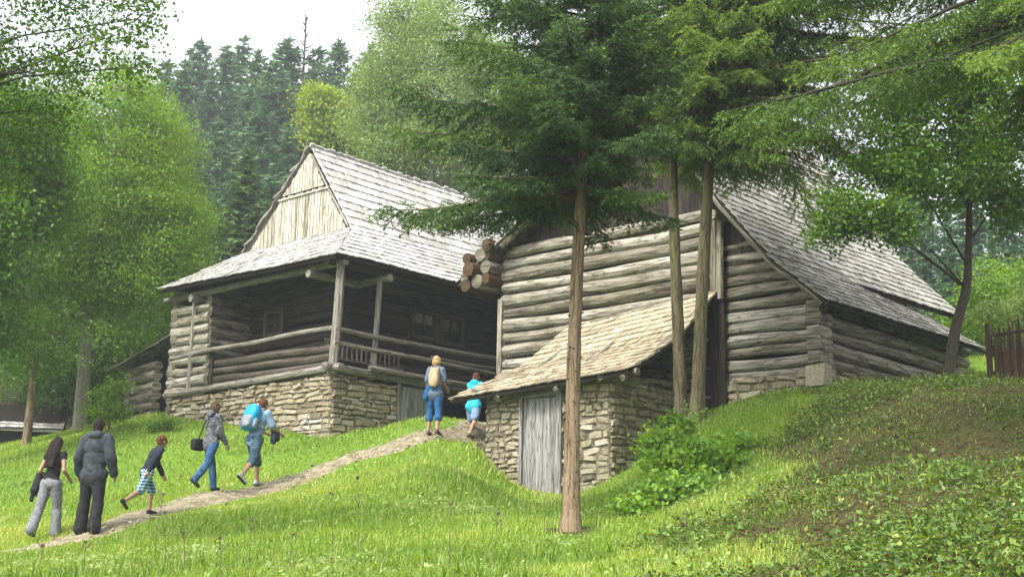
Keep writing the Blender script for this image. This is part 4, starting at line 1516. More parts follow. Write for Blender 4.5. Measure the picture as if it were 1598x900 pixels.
def place_spruce(sp, loc, label, group=None, mats=('bark_spruce', 'spruce'), per_m=60, nl=0.055, nw=0.012, seed=1, name='spruce_tree', knots=0):
    t = thing(name, label, 'tree', loc, group)
    if knots:
        rd = random.Random(seed)
        for i in range(knots):
            z = rd.uniform(0.5, 4.6)
            a_ = rd.uniform(0, 6.28)
            c = sp.axis(z)
            d = V((math.cos(a_), math.sin(a_), 0.1))
            sp.tr.tube([c + d * 0.06, c + d * 0.10, c + d * (0.125 + (rd.uniform(0, 0.35) if z > 3 else 0))], [0.02, 0.014, 0.006], 0.0, 5)
    me = sp.tr.build('trunk', M[mats[0]], None)
    me.parent = t
    me.location = (0, 0, 0)
    for p in me.data.polygons:
        p.use_smooth = True
    link('crown', sp.needles('crown', M[mats[1]], per_m, nl, nw, seed), t)
    return t


def leaf_quads(c, size, tint, r_, flat=0.5):
    """diamond leaves at points c (n,3)"""
    n = len(c)
    d = unit(r_.normal(size=(n, 3)) * np.array([1, 1, 0.7]) - np.array([0, 0, 0.25]))
    nz = r_.normal(size=(n, 3)) + np.array([0, 0, 1.2]) * flat * 2
    s = unit(np.cross(d, nz))
    L = (size * r_.uniform(0.65, 1.3, n))[:, None]
    v = np.empty((n, 4, 3))
    v[:, 0] = c - d * L * 0.5
    v[:, 1] = c + s * L * 0.3
    v[:, 2] = c + d * L * 0.5
    v[:, 3] = c - s * L * 0.3
    return v.reshape(-1, 3), np.arange(n * 4).reshape(n, 4), np.clip(tint, 0, 1)


def crown_points(blobs, n_cl, leaves, spread, seed, droop=0.3, inner=0.35, noise_amt=0.55):
    """leaf positions: twig clusters scattered through lumpy lobes, with gaps"""
    r_ = np.random.default_rng(seed)
    C, T, ends = [], [], []
    vol = np.array([b[1][0] * b[1][1] + b[1][0] * b[1][2] for b in blobs])
    n_cl, leaves = n_cl * 0.6, leaves * 1.75
    num = (n_cl * vol / vol.sum()).astype(int) + 3
    for bi, (c, rr) in enumerate(blobs):
        n = num[bi]
        d = unit(r_.normal(size=(n, 3)))
        k = (inner + (1 - inner) * r_.uniform(0, 1, n) ** 0.45)
        lump = 1 + noise_amt * (np.sin(d[:, 0] * 4 + bi) * np.sin(d[:, 1] * 4 + 2 * bi + seed) * 0.7 + r_.normal(0, 0.25, n))
        p = np.array(c) + d * np.array(rr) * (k * lump)[:, None]
        ends.append(p)
        m = r_.poisson(leaves, n)
        idx = np.repeat(np.arange(n), m)
        off = r_.normal(size=(len(idx), 3)) * np.array([spread, spread, spread * 0.55])
        off[:, 2] -= droop * np.hypot(off[:, 0], off[:, 1])
        C.append(p[idx] + off)
        ct = 0.5 + r_.normal(0, 0.14, n)
        T.append(ct[idx] + r_.normal(0, 0.075, len(idx)))
    return np.concatenate(C), np.concatenate(T), ends


def decid(name, label, loc, blobs, trunk, r0, mats, n_cl=400, leaves=26, spread=0.28, size=0.09, seed=1, group=None, limbs=True, droop=0.3, inner=0.35, cat_='tree', twigs=True, limb=0.42, rise=0.55, fine=None):
    if fine:
        leaves = leaves / fine ** 1.75
    """broadleaf tree: blobs and trunk points relative to loc"""
    t = thing(name, label, cat_, loc, group)
    rd = random.Random(seed)
    C, T, ends = crown_points(blobs, n_cl, leaves, spread, seed, droop, inner)
    r_ = np.random.default_rng(seed + 5)
    v, f, tt = leaf_quads(C, size * (1.0 if fine is None else fine), T, r_)
    tr = MB()
    tp = [V(p) for p in trunk]
    # smooth the trunk line
    sm = cat([tuple(p) for p in tp], 4)
    sm = [V(p) for p in sm]
    tr.tube([sm[0] - ZV * 0.3] + sm, [r0 * 1.35] + [max(0.012, r0 * (1.08 - 0.9 * i / (len(sm) - 1))) for i in range(len(sm))], 0.5, 9)
    if limbs:
        for bi, (c, rr) in enumerate(blobs):
            cV = V(c)
            # leave the trunk below the lobe
            best = min(range(len(sm)), key=lambda i: abs(sm[i].z - (cV.z - rise * (V((cV.x, cV.y, 0)) - V((sm[i].x, sm[i].y, 0))).length - 0.3)) + (0 if i > len(sm) * 0.3 else 2))
            s = sm[best]
            mid = s.lerp(cV, 0.5) + ZV * 0.1 + V((rd.uniform(-.2, .2), rd.uniform(-.2, .2), 0))
            rb = r0 * limb
            tr.tube([s, mid, cV], [rb, rb * 0.6, rb * 0.3], 0.4, 6)
            if twigs:
                E = ends[bi]
                for e in E[rd.sample(range(len(E)), min(len(E), 14))]:
                    e = V(e)
                    st = mid.lerp(cV, rd.uniform(0.1, 1.0))
                    m2 = st.lerp(e, 0.55) + ZV * 0.08
                    tr.tube([st, m2, e], [rb * 0.25, rb * 0.16, 0.004], 0.35, 4)
    o = tr.build('trunk', M[mats[0]], None)
    o.parent = t
    for p in o.data.polygons:
        p.use_smooth = True
    link('crown', np_mesh('crown', v, f, tt, M[mats[1]], 4), t)
    return t


def rel(u, v, Y, base):
    """offset of the point seen at (u,v,Y) from a base"""
    p = at(u, v, Y)
    return (p.x - base[0], p.y - base[1], p.z - base[2])


def blob(u, v, Y, base, ru, rv, depth=None):
    k = Y / F_PX
    return (rel(u, v, Y, base), (ru * k, (depth if depth is not None else 0.5 * (ru + rv)) * k, rv * k))


# --- the tall spruce in front of the cellar shed
def az_main(az, z):
    # a little longer to the left, and towards the viewer
    return 1.0 + 0.24 * max(0, math.cos(az - math.pi)) - 0.22 * max(0, math.cos(az))
sp = Spruce(12.0, 0.112, 4.75, 2.05, 3, whorl=0.26, nb=7, droop=0.17, twig=0.06, shape=0.5, lean=(0.30, 0.1), az_len=az_main, maxl=0.6, side=0.36, hang=0.7)
place_spruce(sp, (0.84, 17.0, gz(0.84, 17.0)), 'tall dark spruce with a bare orange brown trunk standing before the stone cellar door', None, per_m=85, nl=0.055, nw=0.017, seed=3, knots=38)

# --- the twin mossy spruces right of it
def az_twin(az, z):
    return 1.0 + 0.28 * max(0, math.cos(az)) - 0.25 * max(0, math.cos(az - math.pi))
g = 'pair of mossy spruces growing close together'
sp = Spruce(13.0, 0.125, 5.2, 1.9, 14, whorl=0.36, nb=6, droop=0.28, base_r=0.55, twig=0.085, hang=0.9, shape=0.5, lean=(-0.10, 0.2), az_len=az_twin, maxl=0.7)
place_spruce(sp, (3.03, 22.3, gz(3.03, 22.3)), 'left one of two close mossy spruces, its straight trunk yellow green with moss', g, ('bark_moss', 'spruce_light'), per_m=65, nl=0.065, nw=0.022, seed=14)
def az_twin2(az, z):
    return 0.85 + 0.42 * max(0, math.cos(az)) - 0.35 * max(0, math.cos(az - math.pi))
sp = Spruce(13.5, 0.130, 5.0, 3.1, 15, whorl=0.25, nb=9, droop=0.30, base_r=0.6, twig=0.085, hang=1.1, shape=0.3, lean=(0.95, 0.0), az_len=az_twin2, maxl=0.7)
place_spruce(sp, (3.28, 22.0, gz(3.28, 22.0)), 'right one of two close mossy spruces, its trunk leaning slightly right', g, ('bark_moss', 'spruce_light'), per_m=65, nl=0.065, nw=0.022, seed=15)

# --- big spruce outside the right edge, boughs reaching into view
def az_right(az, z):
    return 0.6 + 0.75 * max(0, math.cos(az - math.pi)) ** 2
bx, by = 7.3, 14.6
sp = Spruce(13.5, 0.2, 4.9, 3.0, 23, whorl=0.25, nb=10, droop=0.36, twig=0.075, hang=1.0, shape=0.30, lean=(-0.2, 0), az_len=az_right, maxl=0.6, side=0.30)
place_spruce(sp, (bx, by, gz(bx, by)), 'large spruce beyond the frame whose long light green boughs hang in at upper right', None, ('bark_dark', 'spruce_bough'), per_m=62, nl=0.055, nw=0.018, seed=23)

# --- crooked broadleaf tree on the bank
cb = at(1478, 600, 22)
cb.z = gz(cb.x, cb.y)
cbt = tuple(cb)
bl = [blob(1480, 250, 21.6, cbt, 90, 75), blob(1560, 180, 21.5, cbt, 90, 90), blob(1400, 260, 20.8, cbt, 85, 55), blob(1330, 325, 20.3, cbt, 60, 38), blob(1395, 345, 20.4, cbt, 38, 45), blob(1300, 345, 20.3, cbt, 35, 30), blob(1590, 300, 21.8, cbt, 60, 60), blob(1480, 130, 21.8, cbt, 110, 70), blob(1400, 170, 21, cbt, 70, 60), blob(1590, 60, 22, cbt, 110, 80)]
tk = [(0, 0, 0), rel(1490, 520, 22, cbt), rel(1508, 450, 22, cbt), rel(1511, 400, 22, cbt), rel(1512, 300, 22, cbt), rel(1500, 200, 22, cbt), rel(1510, 80, 22, cbt)]
# (dark, a little mossy)
ct = decid('crooked_tree', 'slim broadleaf tree with a dark crooked trunk at the far corner of the barn', cb, bl, tk, 0.105, ('bark_dark', 'leaf_mid'), n_cl=1700, leaves=26, spread=0.17, size=0.085, seed=31, inner=0.2, droop=0.4, limb=0.2)

# --- overhanging tree at the top left
lb = V((-7.6, 15.2, gz(-7.6, 15.2)))
lbt = tuple(lb)
bl = [blob(20, 60, 15, lbt, 110, 60), blob(110, 110, 14.6, lbt, 60, 38), blob(60, 170, 15.2, lbt, 60, 38), blob(165, 60, 14.4, lbt, 55, 45), blob(215, 105, 14.4, lbt, 32, 26), blob(-60, 140, 15.4, lbt, 100, 110), blob(0, 230, 15.6, lbt, 60, 60), blob(-90, 280, 15.6, lbt, 90, 90), blob(140, -20, 14.6, lbt, 130, 50), blob(-100, -60, 15, lbt, 200, 120), blob(215, 30, 14.4, lbt, 30, 40)]
tk = [(0, 0, 0), (0.05, 0, 2), (0.0, 0.1, 4), (0.15, 0, 6), (0.3, 0, 8), (0.4, 0, 10)]
decid('overhanging_tree', 'near tree beyond the left edge, its sparse leafy sprays crossing the white sky', lb, bl, tk, 0.17, ('bark_dark', 'leaf_dark'), n_cl=640, leaves=24, spread=0.15, size=0.062, seed=41, inner=0.25, droop=0.4, limb=0.12, rise=0.05)

# --- broadleaf wood at the left
def base(u, v, Y):
    p = at(u, v, Y)
    return V((p.x, p.y, min(p.z + 0.2, gz(p.x, p.y))))
b = base(125, 664, 36); bt = tuple(b)
decid('ash_tree', 'pale grey straight trunk at the meadow edge under a tall yellow green crown', b,
      [blob(190, 200, 36.5, bt, 80, 90), blob(235, 300, 36, bt, 75, 75), blob(165, 330, 36, bt, 90, 90), blob(270, 380, 36, bt, 45, 50), blob(120, 260, 37, bt, 70, 90), blob(200, 430, 36, bt, 85, 60), blob(130, 440, 36, bt, 70, 60), blob(200, 130, 37, bt, 45, 40), blob(300, 330, 36, bt, 25, 30), blob(230, 210, 36, bt, 45, 60), blob(305, 430, 36, bt, 28, 35)],
      [(0, 0, 0), rel(133, 560, 36, bt), rel(140, 450, 36, bt), rel(160, 330, 36, bt), rel(185, 200, 36, bt), rel(195, 130, 36, bt)], 0.2, ('bark_pale', 'leaf_yellow'), n_cl=1900, leaves=26, spread=0.34, size=0.13, seed=51, fine=0.66)
b = base(42, 684, 34); bt = tuple(b)
decid('young_tree', 'thin brown forked trunk with a dark green crown beside the far shed', b,
      [blob(30, 420, 34, bt, 75, 80), blob(-20, 330, 34.5, bt, 70, 100), blob(80, 520, 34, bt, 55, 50), blob(15, 540, 34, bt, 55, 55), blob(70, 330, 35, bt, 60, 80)],
      [(0, 0, 0), rel(50, 610, 34, bt), rel(52, 540, 34, bt), rel(45, 420, 34, bt), rel(30, 330, 34, bt)], 0.12, ('bark_spruce', 'leaf_mid'), n_cl=800, leaves=24, spread=0.3, size=0.115, seed=52, fine=0.7)
left_wood = [
    (-30, 700, 29, [(-40, 330, 100, 130), (20, 230, 70, 80), (-30, 480, 70, 80), (40, 180, 50, 45), (-20, 150, 60, 60), (60, 300, 60, 70)], 'leaf_mid', 'dark leafy tree rising along the left edge of the meadow', 53),
    (95, 670, 43, [(90, 560, 85, 60), (40, 480, 80, 70), (150, 520, 80, 70), (100, 420, 70, 60)], 'leaf_dark', 'deep green tree in the shaded gap above the far shed roof', 54),
    (225, 650, 43, [(225, 520, 85, 70), (270, 450, 55, 60), (200, 430, 60, 60), (285, 360, 40, 50)], 'leaf_mid', 'mid green tree crowding the left end of the house eave', 55),
    (60, 650, 52, [(60, 240, 90, 80), (95, 165, 60, 55), (20, 190, 60, 60), (20, 330, 90, 90), (130, 300, 60, 70)], 'leaf_dark', 'tall dark tree seen behind the pale trunked ash crown', 56),
    (205, 640, 50, [(250, 260, 60, 80), (270, 340, 60, 70), (215, 350, 60, 70), (235, 190, 40, 45), (295, 440, 35, 60)], 'leaf_yellow', 'bright yellow green tree reaching toward the spruce hill', 57),
    (140, 650, 48, [(165, 600, 70, 55), (110, 610, 60, 50), (210, 580, 50, 50), (40, 600, 80, 50)], 'leaf_dark', 'low dark thicket tree behind the log outbuilding', 58),
]
for (u, v, Y, bs_, mt, lab, sd) in left_wood:
    b = base(u, v, Y); bt = tuple(b)
    blobs = [blob(x, y, Y + (i % 3 - 1) * 0.7, bt, a_, c_) for i, (x, y, a_, c_) in enumerate(bs_)]
    top = min(bs_, key=lambda q: q[1])
    decid('broadleaf_tree', lab, b, blobs, [(0, 0, 0), rel(u + 5, v - 80, Y, bt), rel((u + top[0]) / 2, (v + top[1]) / 2, Y, bt), rel(top[0], top[1], Y, bt)], 0.17, ('bark_dark', mt), n_cl=900, leaves=26, spread=0.38, size=0.17, seed=sd, fine=0.66, group='broadleaf trees at the left edge of the meadow', twigs=False)
# --- pale big tree behind the house ridge, and a small yellow one
b = base(680, 560, 54); bt = tuple(b)
decid('birch_tree', 'large pale green tree rising behind the ridge of the house', b,
      [blob(650, 90, 54, bt, 75, 70), blob(585, 120, 54, bt, 35, 40), blob(570, 190, 54, bt, 28, 40), blob(620, 30, 54, bt, 40, 40), blob(610, 160, 54, bt, 55, 60), blob(700, 170, 54, bt, 75, 80), blob(650, 230, 54, bt, 80, 60), blob(670, 30, 55, bt, 55, 50), blob(740, 90, 55, bt, 60, 70), blob(740, 240, 54, bt, 60, 60), blob(600, 235, 53.5, bt, 40, 35), blob(800, 160, 56, bt, 70, 90)],
      [(0, 0, 0), rel(680, 450, 54, bt), rel(675, 300, 54, bt), rel(665, 150, 54, bt), rel(660, 50, 54, bt)], 0.26, ('bark_pale', 'leaf_pale'), n_cl=1700, leaves=24, spread=0.45, size=0.19, seed=61, fine=0.66)
b = base(515, 480, 60); bt = tuple(b)
decid('maple_tree', 'small yellow green tree glowing against dark spruces above the gable', b,
      [blob(510, 165, 60, bt, 36, 30), blob(495, 145, 60, bt, 22, 20), blob(525, 200, 60, bt, 34, 28), blob(500, 200, 60, bt, 25, 22), blob(545, 225, 60, bt, 20, 20)],
      [(0, 0, 0), rel(518, 350, 60, bt), rel(515, 240, 60, bt), rel(508, 160, 60, bt)], 0.2, ('bark_dark', 'leaf_gold'), n_cl=300, leaves=22, spread=0.4, size=0.2, seed=62)

# --- spruce wood on the hill: three shapes, copied
protos = []
for k, (h, rm, sh, dr) in enumerate(((24, 3.0, 0.75, 0.55), (24, 2.5, 0.85, 0.65), (24, 3.4, 0.7, 0.45))):
    s_ = Spruce(h, 0.24, 3.0, rm, 70 + k, whorl=0.6, nb=7, droop=dr, twig=0.26, shape=sh, maxl=1.3, side=0.40, hang=0.8)
    tm = s_.tr.build('trunk', M['bark_dark'], None)
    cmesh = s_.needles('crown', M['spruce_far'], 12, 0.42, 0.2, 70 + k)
    tmesh = tm.data
    bpy.data.objects.remove(tm)
    protos.append((tmesh, cmesh))
young = protos[1][1].copy()
young.materials[0] = M['spruce_young']
protos.append((protos[1][0], young))
hill = [(262, 92, 88), (288, 96, 84), (313, 62, 96), (332, 104, 86), (352, 72, 92), (381, 58, 98), (404, 80, 88), (430, 98, 84), (452, 62, 90), (497, 72, 96), (530, 62, 92), (556, 98, 86), (580, 72, 94), (612, 84, 90), (640, 58, 100),
        (272, 190, 74), (344, 185, 72), (408, 165, 74), (452, 190, 70), (560, 175, 72), (318, 260, 64), (425, 265, 62),
        (740, 40, 96), (800, 60, 90), (860, 30, 98), (920, 70, 92), (985, 50, 96),
        (205, 165, 90), (150, 190, 86), (100, 215, 92), (40, 190, 90), (-15, 220, 88)]
hill.sort()
ordn = ['first', 'second', 'third', 'fourth', 'fifth', 'sixth', 'seventh', 'eighth', 'ninth', 'tenth', 'eleventh', 'twelfth', 'thirteenth', 'fourteenth', 'fifteenth', 'sixteenth', 'seventeenth', 'eighteenth', 'nineteenth', 'twentieth', 'twenty-first', 'twenty-second', 'twenty-third', 'twenty-fourth', 'twenty-fifth', 'twenty-sixth', 'twenty-seventh', 'twenty-eighth', 'twenty-ninth', 'thirtieth', 'thirty-first', 'thirty-second', 'thirty-third', 'thirty-fourth', 'thirty-fifth', 'thirty-sixth']


def far_spruce(u, vtop, Y, k, label, group, rz, wide=1.0):
    p = at(u, vtop, Y)
    z0 = gz(p.x, p.y)
    h = p.z - z0
    t = thing('hill_spruce', label, 'tree', (p.x, p.y, z0 - 0.2), group)
    sc = h / 24.0
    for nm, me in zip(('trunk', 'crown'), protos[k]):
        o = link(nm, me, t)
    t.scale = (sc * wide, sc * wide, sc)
    t.rotation_euler = (0, 0, rz)
    return t


rdh = random.Random(5)
for i, (u, v, Y) in enumerate(hill):
    row = 'front' if Y < 76 else 'back'
    far_spruce(u, v, Y, i % 3, f'hazy blue green hill spruce, {ordn[i]} from the left by its tip', 'spruces on the hill behind the house', rdh.uniform(0, 6.28), wide=1.5 + rdh.uniform(-0.2, 0.3))
far_spruce(388, 228, 50, 3, 'lighter young spruce standing just left of the gable', 'young spruces close behind the house', 1.0, wide=2.3)
far_spruce(298, 235, 52, 3, 'slender young spruce with a pale bare leader left of the gable', 'young spruces close behind the house', 2.2, wide=1.3)
rh = [(1440, 215, 62), (1500, 150, 66), (1560, 180, 60), (1610, 130, 64), (1475, 300, 52), (1545, 330, 48), (1600, 310, 50), (1400, 130, 70), (1640, 240, 52)]
rh.sort()
for i, (u, v, Y) in enumerate(rh):
    far_spruce(u, v, Y, i % 3, f'dark spruce behind the barn roof end, {ordn[i]} from the left by its tip', 'spruces behind the barn', rdh.uniform(0, 6.28), wide=1.05)
# bare dead spruce poking above the row
p = at(478, 28, 95)
z0 = gz(p.x, p.y)
t = thing('dead_spruce', 'bare dead spruce top poking above the hill trees', 'tree', (p.x, p.y, z0))
mb = MB()
h = p.z - z0
mb.tube([(0, 0, 0), (0, 0, h * 0.5), (0, 0, h)], [0.28, 0.2, 0.05], 0.4, 6)
zz = h * 0.68
while zz < h:
    a_ = rdh.uniform(0, 6.28)
    L = 1.9 * (1.08 - (zz - h * 0.68) / (h * 0.32)) * rdh.uniform(0.5, 1)
    d = V((math.cos(a_), math.sin(a_), 0))
    mb.tube([(0, 0, zz), d * L * 0.6 + ZV * (zz + 0.1), d * L + ZV * (zz + 0.35)], [0.07, 0.05, 0.03], 0.4, 4)
    zz += 0.22
o = mb.build('trunk', M['bark_dark'], None)
o.parent = t
# light bushes right of the barn
b = base(1550, 560, 33); bt = tuple(b)
decid('hazel_bush', 'light green rounded bush between the barn roof end and the wattle fence', b,
      [blob(1530, 450, 33, bt, 40, 40), blob(1570, 480, 33, bt, 45, 45), blob(1505, 485, 33.5, bt, 30, 35), blob(1610, 440, 34, bt, 50, 50), blob(1540, 510, 33, bt, 50, 35)],
      [(0, 0, 0), rel(1552, 520, 33, bt), rel(1560, 470, 33, bt)], 0.06, ('bark_dark', 'leaf_yellow'), n_cl=420, leaves=24, spread=0.22, size=0.10, seed=81, cat_='bush')
b = base(1580, 540, 27); bt = tuple(b)
decid('garden_bush', 'grey green bush drooping over the top of the wattle fence', b,
      [blob(1552, 490, 26.5, bt, 26, 22), blob(1590, 480, 27, bt, 40, 30)],
      [(0, 0, 0), rel(1575, 520, 27, bt), rel(1570, 490, 27, bt)], 0.04, ('bark_dark', 'leaf_pale'), n_cl=150, leaves=22, spread=0.16, size=0.075, seed=82, cat_='bush')
# sapling bushes on the lawn crest
b = base(172, 655, 32.5); bt = tuple(b)
decid('sapling', 'loose yellow green sapling on the lawn in front of the log outbuilding', b,
      [blob(165, 615, 32.5, bt, 22, 24), blob(185, 600, 32.5, bt, 18, 18), blob(150, 640, 32.3, bt, 24, 18), blob(180, 640, 32.3, bt, 24, 16)],
      [(0, 0, 0), rel(172, 630, 32.5, bt), rel(176, 595, 32.5, bt)], 0.035, ('bark_spruce', 'leaf_yellow'), n_cl=110, leaves=16, spread=0.15, size=0.085, seed=83, cat_='sapling')
b = base(258, 668, 31); bt = tuple(b)
decid('weed_bush', 'small tuft of weeds on the grassy crest below the house corner', b,
      [blob(258, 655, 31, bt, 14, 10), blob(240, 664, 31, bt, 12, 8)], [(0, 0, 0), rel(257, 660, 31, bt), rel(258, 652, 31, bt)], 0.015, ('bark_dark', 'leaf_mid'), n_cl=40, leaves=14, spread=0.1, size=0.07, seed=84, cat_='bush', limbs=False)
# raspberry bush in front of the twin spruces
b = base(1060, 790, 18.3); bt = tuple(b)
decid('bramble_bush', 'leafy bright green bramble bush below the twin spruce trunks', b,
      [blob(1075, 730, 18.6, bt, 58, 46), blob(1040, 690, 19.0, bt, 30, 28), blob(1110, 715, 19.0, bt, 52, 34), blob(1030, 770, 18.0, bt, 46, 28), blob(1090, 768, 18.0, bt, 48, 28), blob(1150, 695, 19.6, bt, 30, 24), blob(1062, 664, 19.6, bt, 24, 22), blob(1025, 700, 19.0, bt, 22, 30), blob(985, 790, 17.7, bt, 26, 14)],
      [(0, 0, 0), rel(1062, 760, 18.3, bt), rel(1065, 720, 18.4, bt)], 0.03, ('bark_dark', 'bush'), n_cl=620, leaves=17, spread=0.12, size=0.095, seed=85, cat_='bush', droop=0.15)
b = base(750, 700, 24.2); bt = tuple(b)

# ------------------------------------------------------------------ grass and weeds
def frustum_xy(n, y0, y1, r_, pad=140):
    """random ground points inside the view, even over the ground"""
    y = np.sqrt(r_.uniform(y0 ** 2, y1 ** 2, n))
    u = r_.uniform(-pad, 1598 + pad, n)
    x = (u - 799) / F_PX * y * 1.03
    return x, y


def in_frame(fr, x, y):
    dx, dy = x - fr.o.x, y - fr.o.y
    return dx * AV.x + dy * AV.y, dx * BV.x + dy * BV.y


def keep_off(x, y):
    s, t = in_frame(HF, x, y)
    k = ~((s > -0.12) & (t > -0.05) & (t < 7.3) & (s < 12))
    s, t = in_frame(BF, x, y)
    k &= ~((s > -0.15) & (t > -0.1) & (t < 9) & (s < 9))
    k &= ~((s > -3.08) & (t > 3.0) & (t < 6.6) & (s < 0.1))
    return k


def grass_blades(name, x, y, h, w, tint, lean, r_, mat, label):
    n = len(x)
    z = ground_z(x, y) - 0.01
    b_ = np.stack([x, y, z], 1)
    a_ = r_.uniform(0, 2 * np.pi, n)
    s = np.stack([np.cos(a_), np.sin(a_), np.zeros(n)], 1) * (w * 0.5)[:, None]
    l_ = np.stack([np.cos(a_ + 1.57 + r_.normal(0, .6, n)), np.sin(a_ + 1.57 + r_.normal(0, .6, n)), np.zeros(n)], 1) * (h * lean * r_.uniform(0.1, 1.0, n))[:, None]
    v = np.empty((n, 5, 3))
    up = np.zeros((n, 3))
    up[:, 2] = h
    mid = b_ + up * 0.55 + l_ * 0.3
    v[:, 0], v[:, 1] = b_ - s, b_ + s
    v[:, 2], v[:, 3] = mid + s * 0.75, mid - s * 0.75
    v[:, 4] = b_ + up * np.maximum(0.55, 1 - 0.35 * lean)[:, None] + l_
    i5 = np.arange(n)[:, None] * 5
    f = np.concatenate([i5 + np.array([[0, 1, 2]]), i5 + np.array([[0, 2, 3]]), i5 + np.array([[3, 2, 4]])])
    me = np_mesh(name, v.reshape(-1, 3), f, np.tile(np.clip(tint, 0, 1), 3), mat, 3)
    o = link(name, me)
    tag(o, label, 'grass', kind='stuff')
    return o


def meadow(y0, y1, n, hm, wm, seed, label, name='meadow_grass'):
    r_ = np.random.default_rng(seed)
    x, y = frustum_xy(n, y0, y1, r_)
    pd = path_dist(x, y)
    bw = bank_w(x, y)
    clump = vnoise(x, y, 2.3, 1)
    big = vnoise(x, y, 0.7, 2)
    keep = keep_off(x, y) & (r_.uniform(0, 1, n) > bw * 0.985) & (r_.uniform(0, 1, n) < np.clip((pd - 0.02) / 0.62, 0.10, 1)) & (r_.uniform(0, 1, n) < 0.55 + 0.45 * clump)
    keep &= r_.uniform(0, 1, n) < np.clip((np.hypot(x - 0.84, y - 17) - 0.25) / 0.6, 0.1, 1)
    x, y, pd, clump, big, bw = x[keep], y[keep], pd[keep], clump[keep], big[keep], bw[keep]
    # rank grass on the mound by the cellar, mown lawn above the path
    d_m = np.hypot(x - at(735, 715, 23).x, y - 23)
    tall = 1 + 0.5 * np.exp(-(d_m / 2.2) ** 2)
    h = hm * r_.uniform(0.5, 1.3, len(x)) * (0.6 + 0.75 * clump) * tall * np.clip(0.25 + pd * 0.8, 0.25, 1)
    w = wm * r_.uniform(0.7, 1.3, len(x))
    tint = 0.47 + 0.62 * (big - 0.5) + 0.22 * (clump - 0.5) + r_.normal(0, 0.13, len(x)) + 0.05 * bw + 0.25 * np.clip(1 - np.abs(bw - 0.35) / 0.35, 0, 1)
    straw = r_.uniform(0, 1, len(x)) < 0.035
    tint = np.where(straw, 0.97, np.minimum(tint, 0.9))
    return grass_blades(name, x, y, h, w, tint, np.clip(r_.normal(0.7, 0.25, len(x)), 0.1, 1.3), r_, M['grass'], label)


meadow(7.5, 15.5, 150000, 0.11, 0.010, 101, 'bright yellow green meadow grass in the near foreground')
meadow(15.5, 24, 170000, 0.10, 0.013, 102, 'bright mown grass on the slope around the path')
meadow(24, 40, 130000, 0.11, 0.022, 103, 'bright grass on the far crest below the house')


def weeds(n, seed):
    r_ = np.random.default_rng(seed)
    x, y = frustum_xy(n, 7.5, 26, r_)
    bw = bank_w(x, y)
    patch = vnoise(x, y, 1.8, 7)
    steep = np.clip((y - 15.4) / 0.8, 0, 1) * np.clip((20.6 - y) / 0.8, 0, 1)  # steep band: dead leaves and darker greens, partly tree shade put into the tint
    dens = (0.24 + 2.3 * np.clip(patch - 0.46, 0, 1)) * (1 - 0.5 * steep)
    keep = keep_off(x, y) & (r_.uniform(0, 1, n) < bw) & (r_.uniform(0, 1, n) < dens)
    steep = steep[keep]
    x, y, patch = x[keep], y[keep], patch[keep]
    z = ground_z(x, y)
    m = r_.integers(3, 10, len(x))
    idx = np.repeat(np.arange(len(x)), m)
    N_ = len(idx)
    sp_ = 0.05 + 0.05 * r_.uniform(0, 1, len(x))
    off = r_.normal(size=(N_, 3)) * np.stack([sp_[idx], sp_[idx], np.zeros(N_)], 1)
    hh = np.abs(r_.normal(0, 1, N_)) * (0.03 + 0.10 * np.clip(patch[idx] - 0.3, 0, 1)) + 0.015
    c = np.stack([x[idx], y[idx], z[idx]], 1) + off
    c[:, 2] = ground_z(c[:, 0], c[:, 1]) + hh
    kind = r_.uniform(0, 1, len(x))
    dead = np.clip(0.46 - 1.0 * np.clip(patch - 0.36, 0, 1), 0.2, 0.7) + 0.12 * steep
    base_t = np.where(kind < dead, r_.uniform(0.02, 0.2, len(x)), np.clip(r_.normal(0.62, 0.17, len(x)) - 0.10 * steep, 0.3, 1.0))
    size = np.where(kind < dead, 0.03, 0.026 + 0.055 * r_.uniform(0, 1, len(x)) ** 2)
    v, f, t = leaf_quads(c, size[idx], base_t[idx] + r_.normal(0, 0.05, N_), r_, flat=0.9)
    me = np_mesh('bank_weeds', v, f, t, M['weed'], 4)
    o = link('bank_weeds', me)
    tag(o, 'low mixed weeds and dead leaves covering the right bank', 'weeds', kind='stuff')


weeds(150000, 111)
# coarse tufts on the bank
r_ = np.random.default_rng(120)
x, y = frustum_xy(260000, 7.5, 26, r_)
bw = bank_w(x, y)
tf = vnoise(x, y, 2.6, 9)
keep = keep_off(x, y) & (bw > 0.2) & (r_.uniform(0, 1, len(x)) < np.clip((tf - 0.36) * 2.6, 0.06, 1) * (1 - 0.62 * np.clip((y - 15.2) / 0.6, 0, 1) * np.clip((19.8 - y) / 0.8, 0, 1)))
x, y, tf = x[keep], y[keep], tf[keep]
grass_blades('bank_grass', x, y, 0.055 * r_.uniform(0.4, 1.5, len(x)) * (0.4 + 0.9 * tf), 0.011 * r_.uniform(0.7, 1.3, len(x)), np.where(r_.uniform(0, 1, len(x)) < 0.04, 0.97, -0.06 + 0.62 * tf + r_.normal(0, 0.12, len(x))), np.clip(r_.normal(0.8, 0.3, len(x)), 0.1, 1.4), r_, M['grass'], 'coarse grass tufts growing on the right bank')

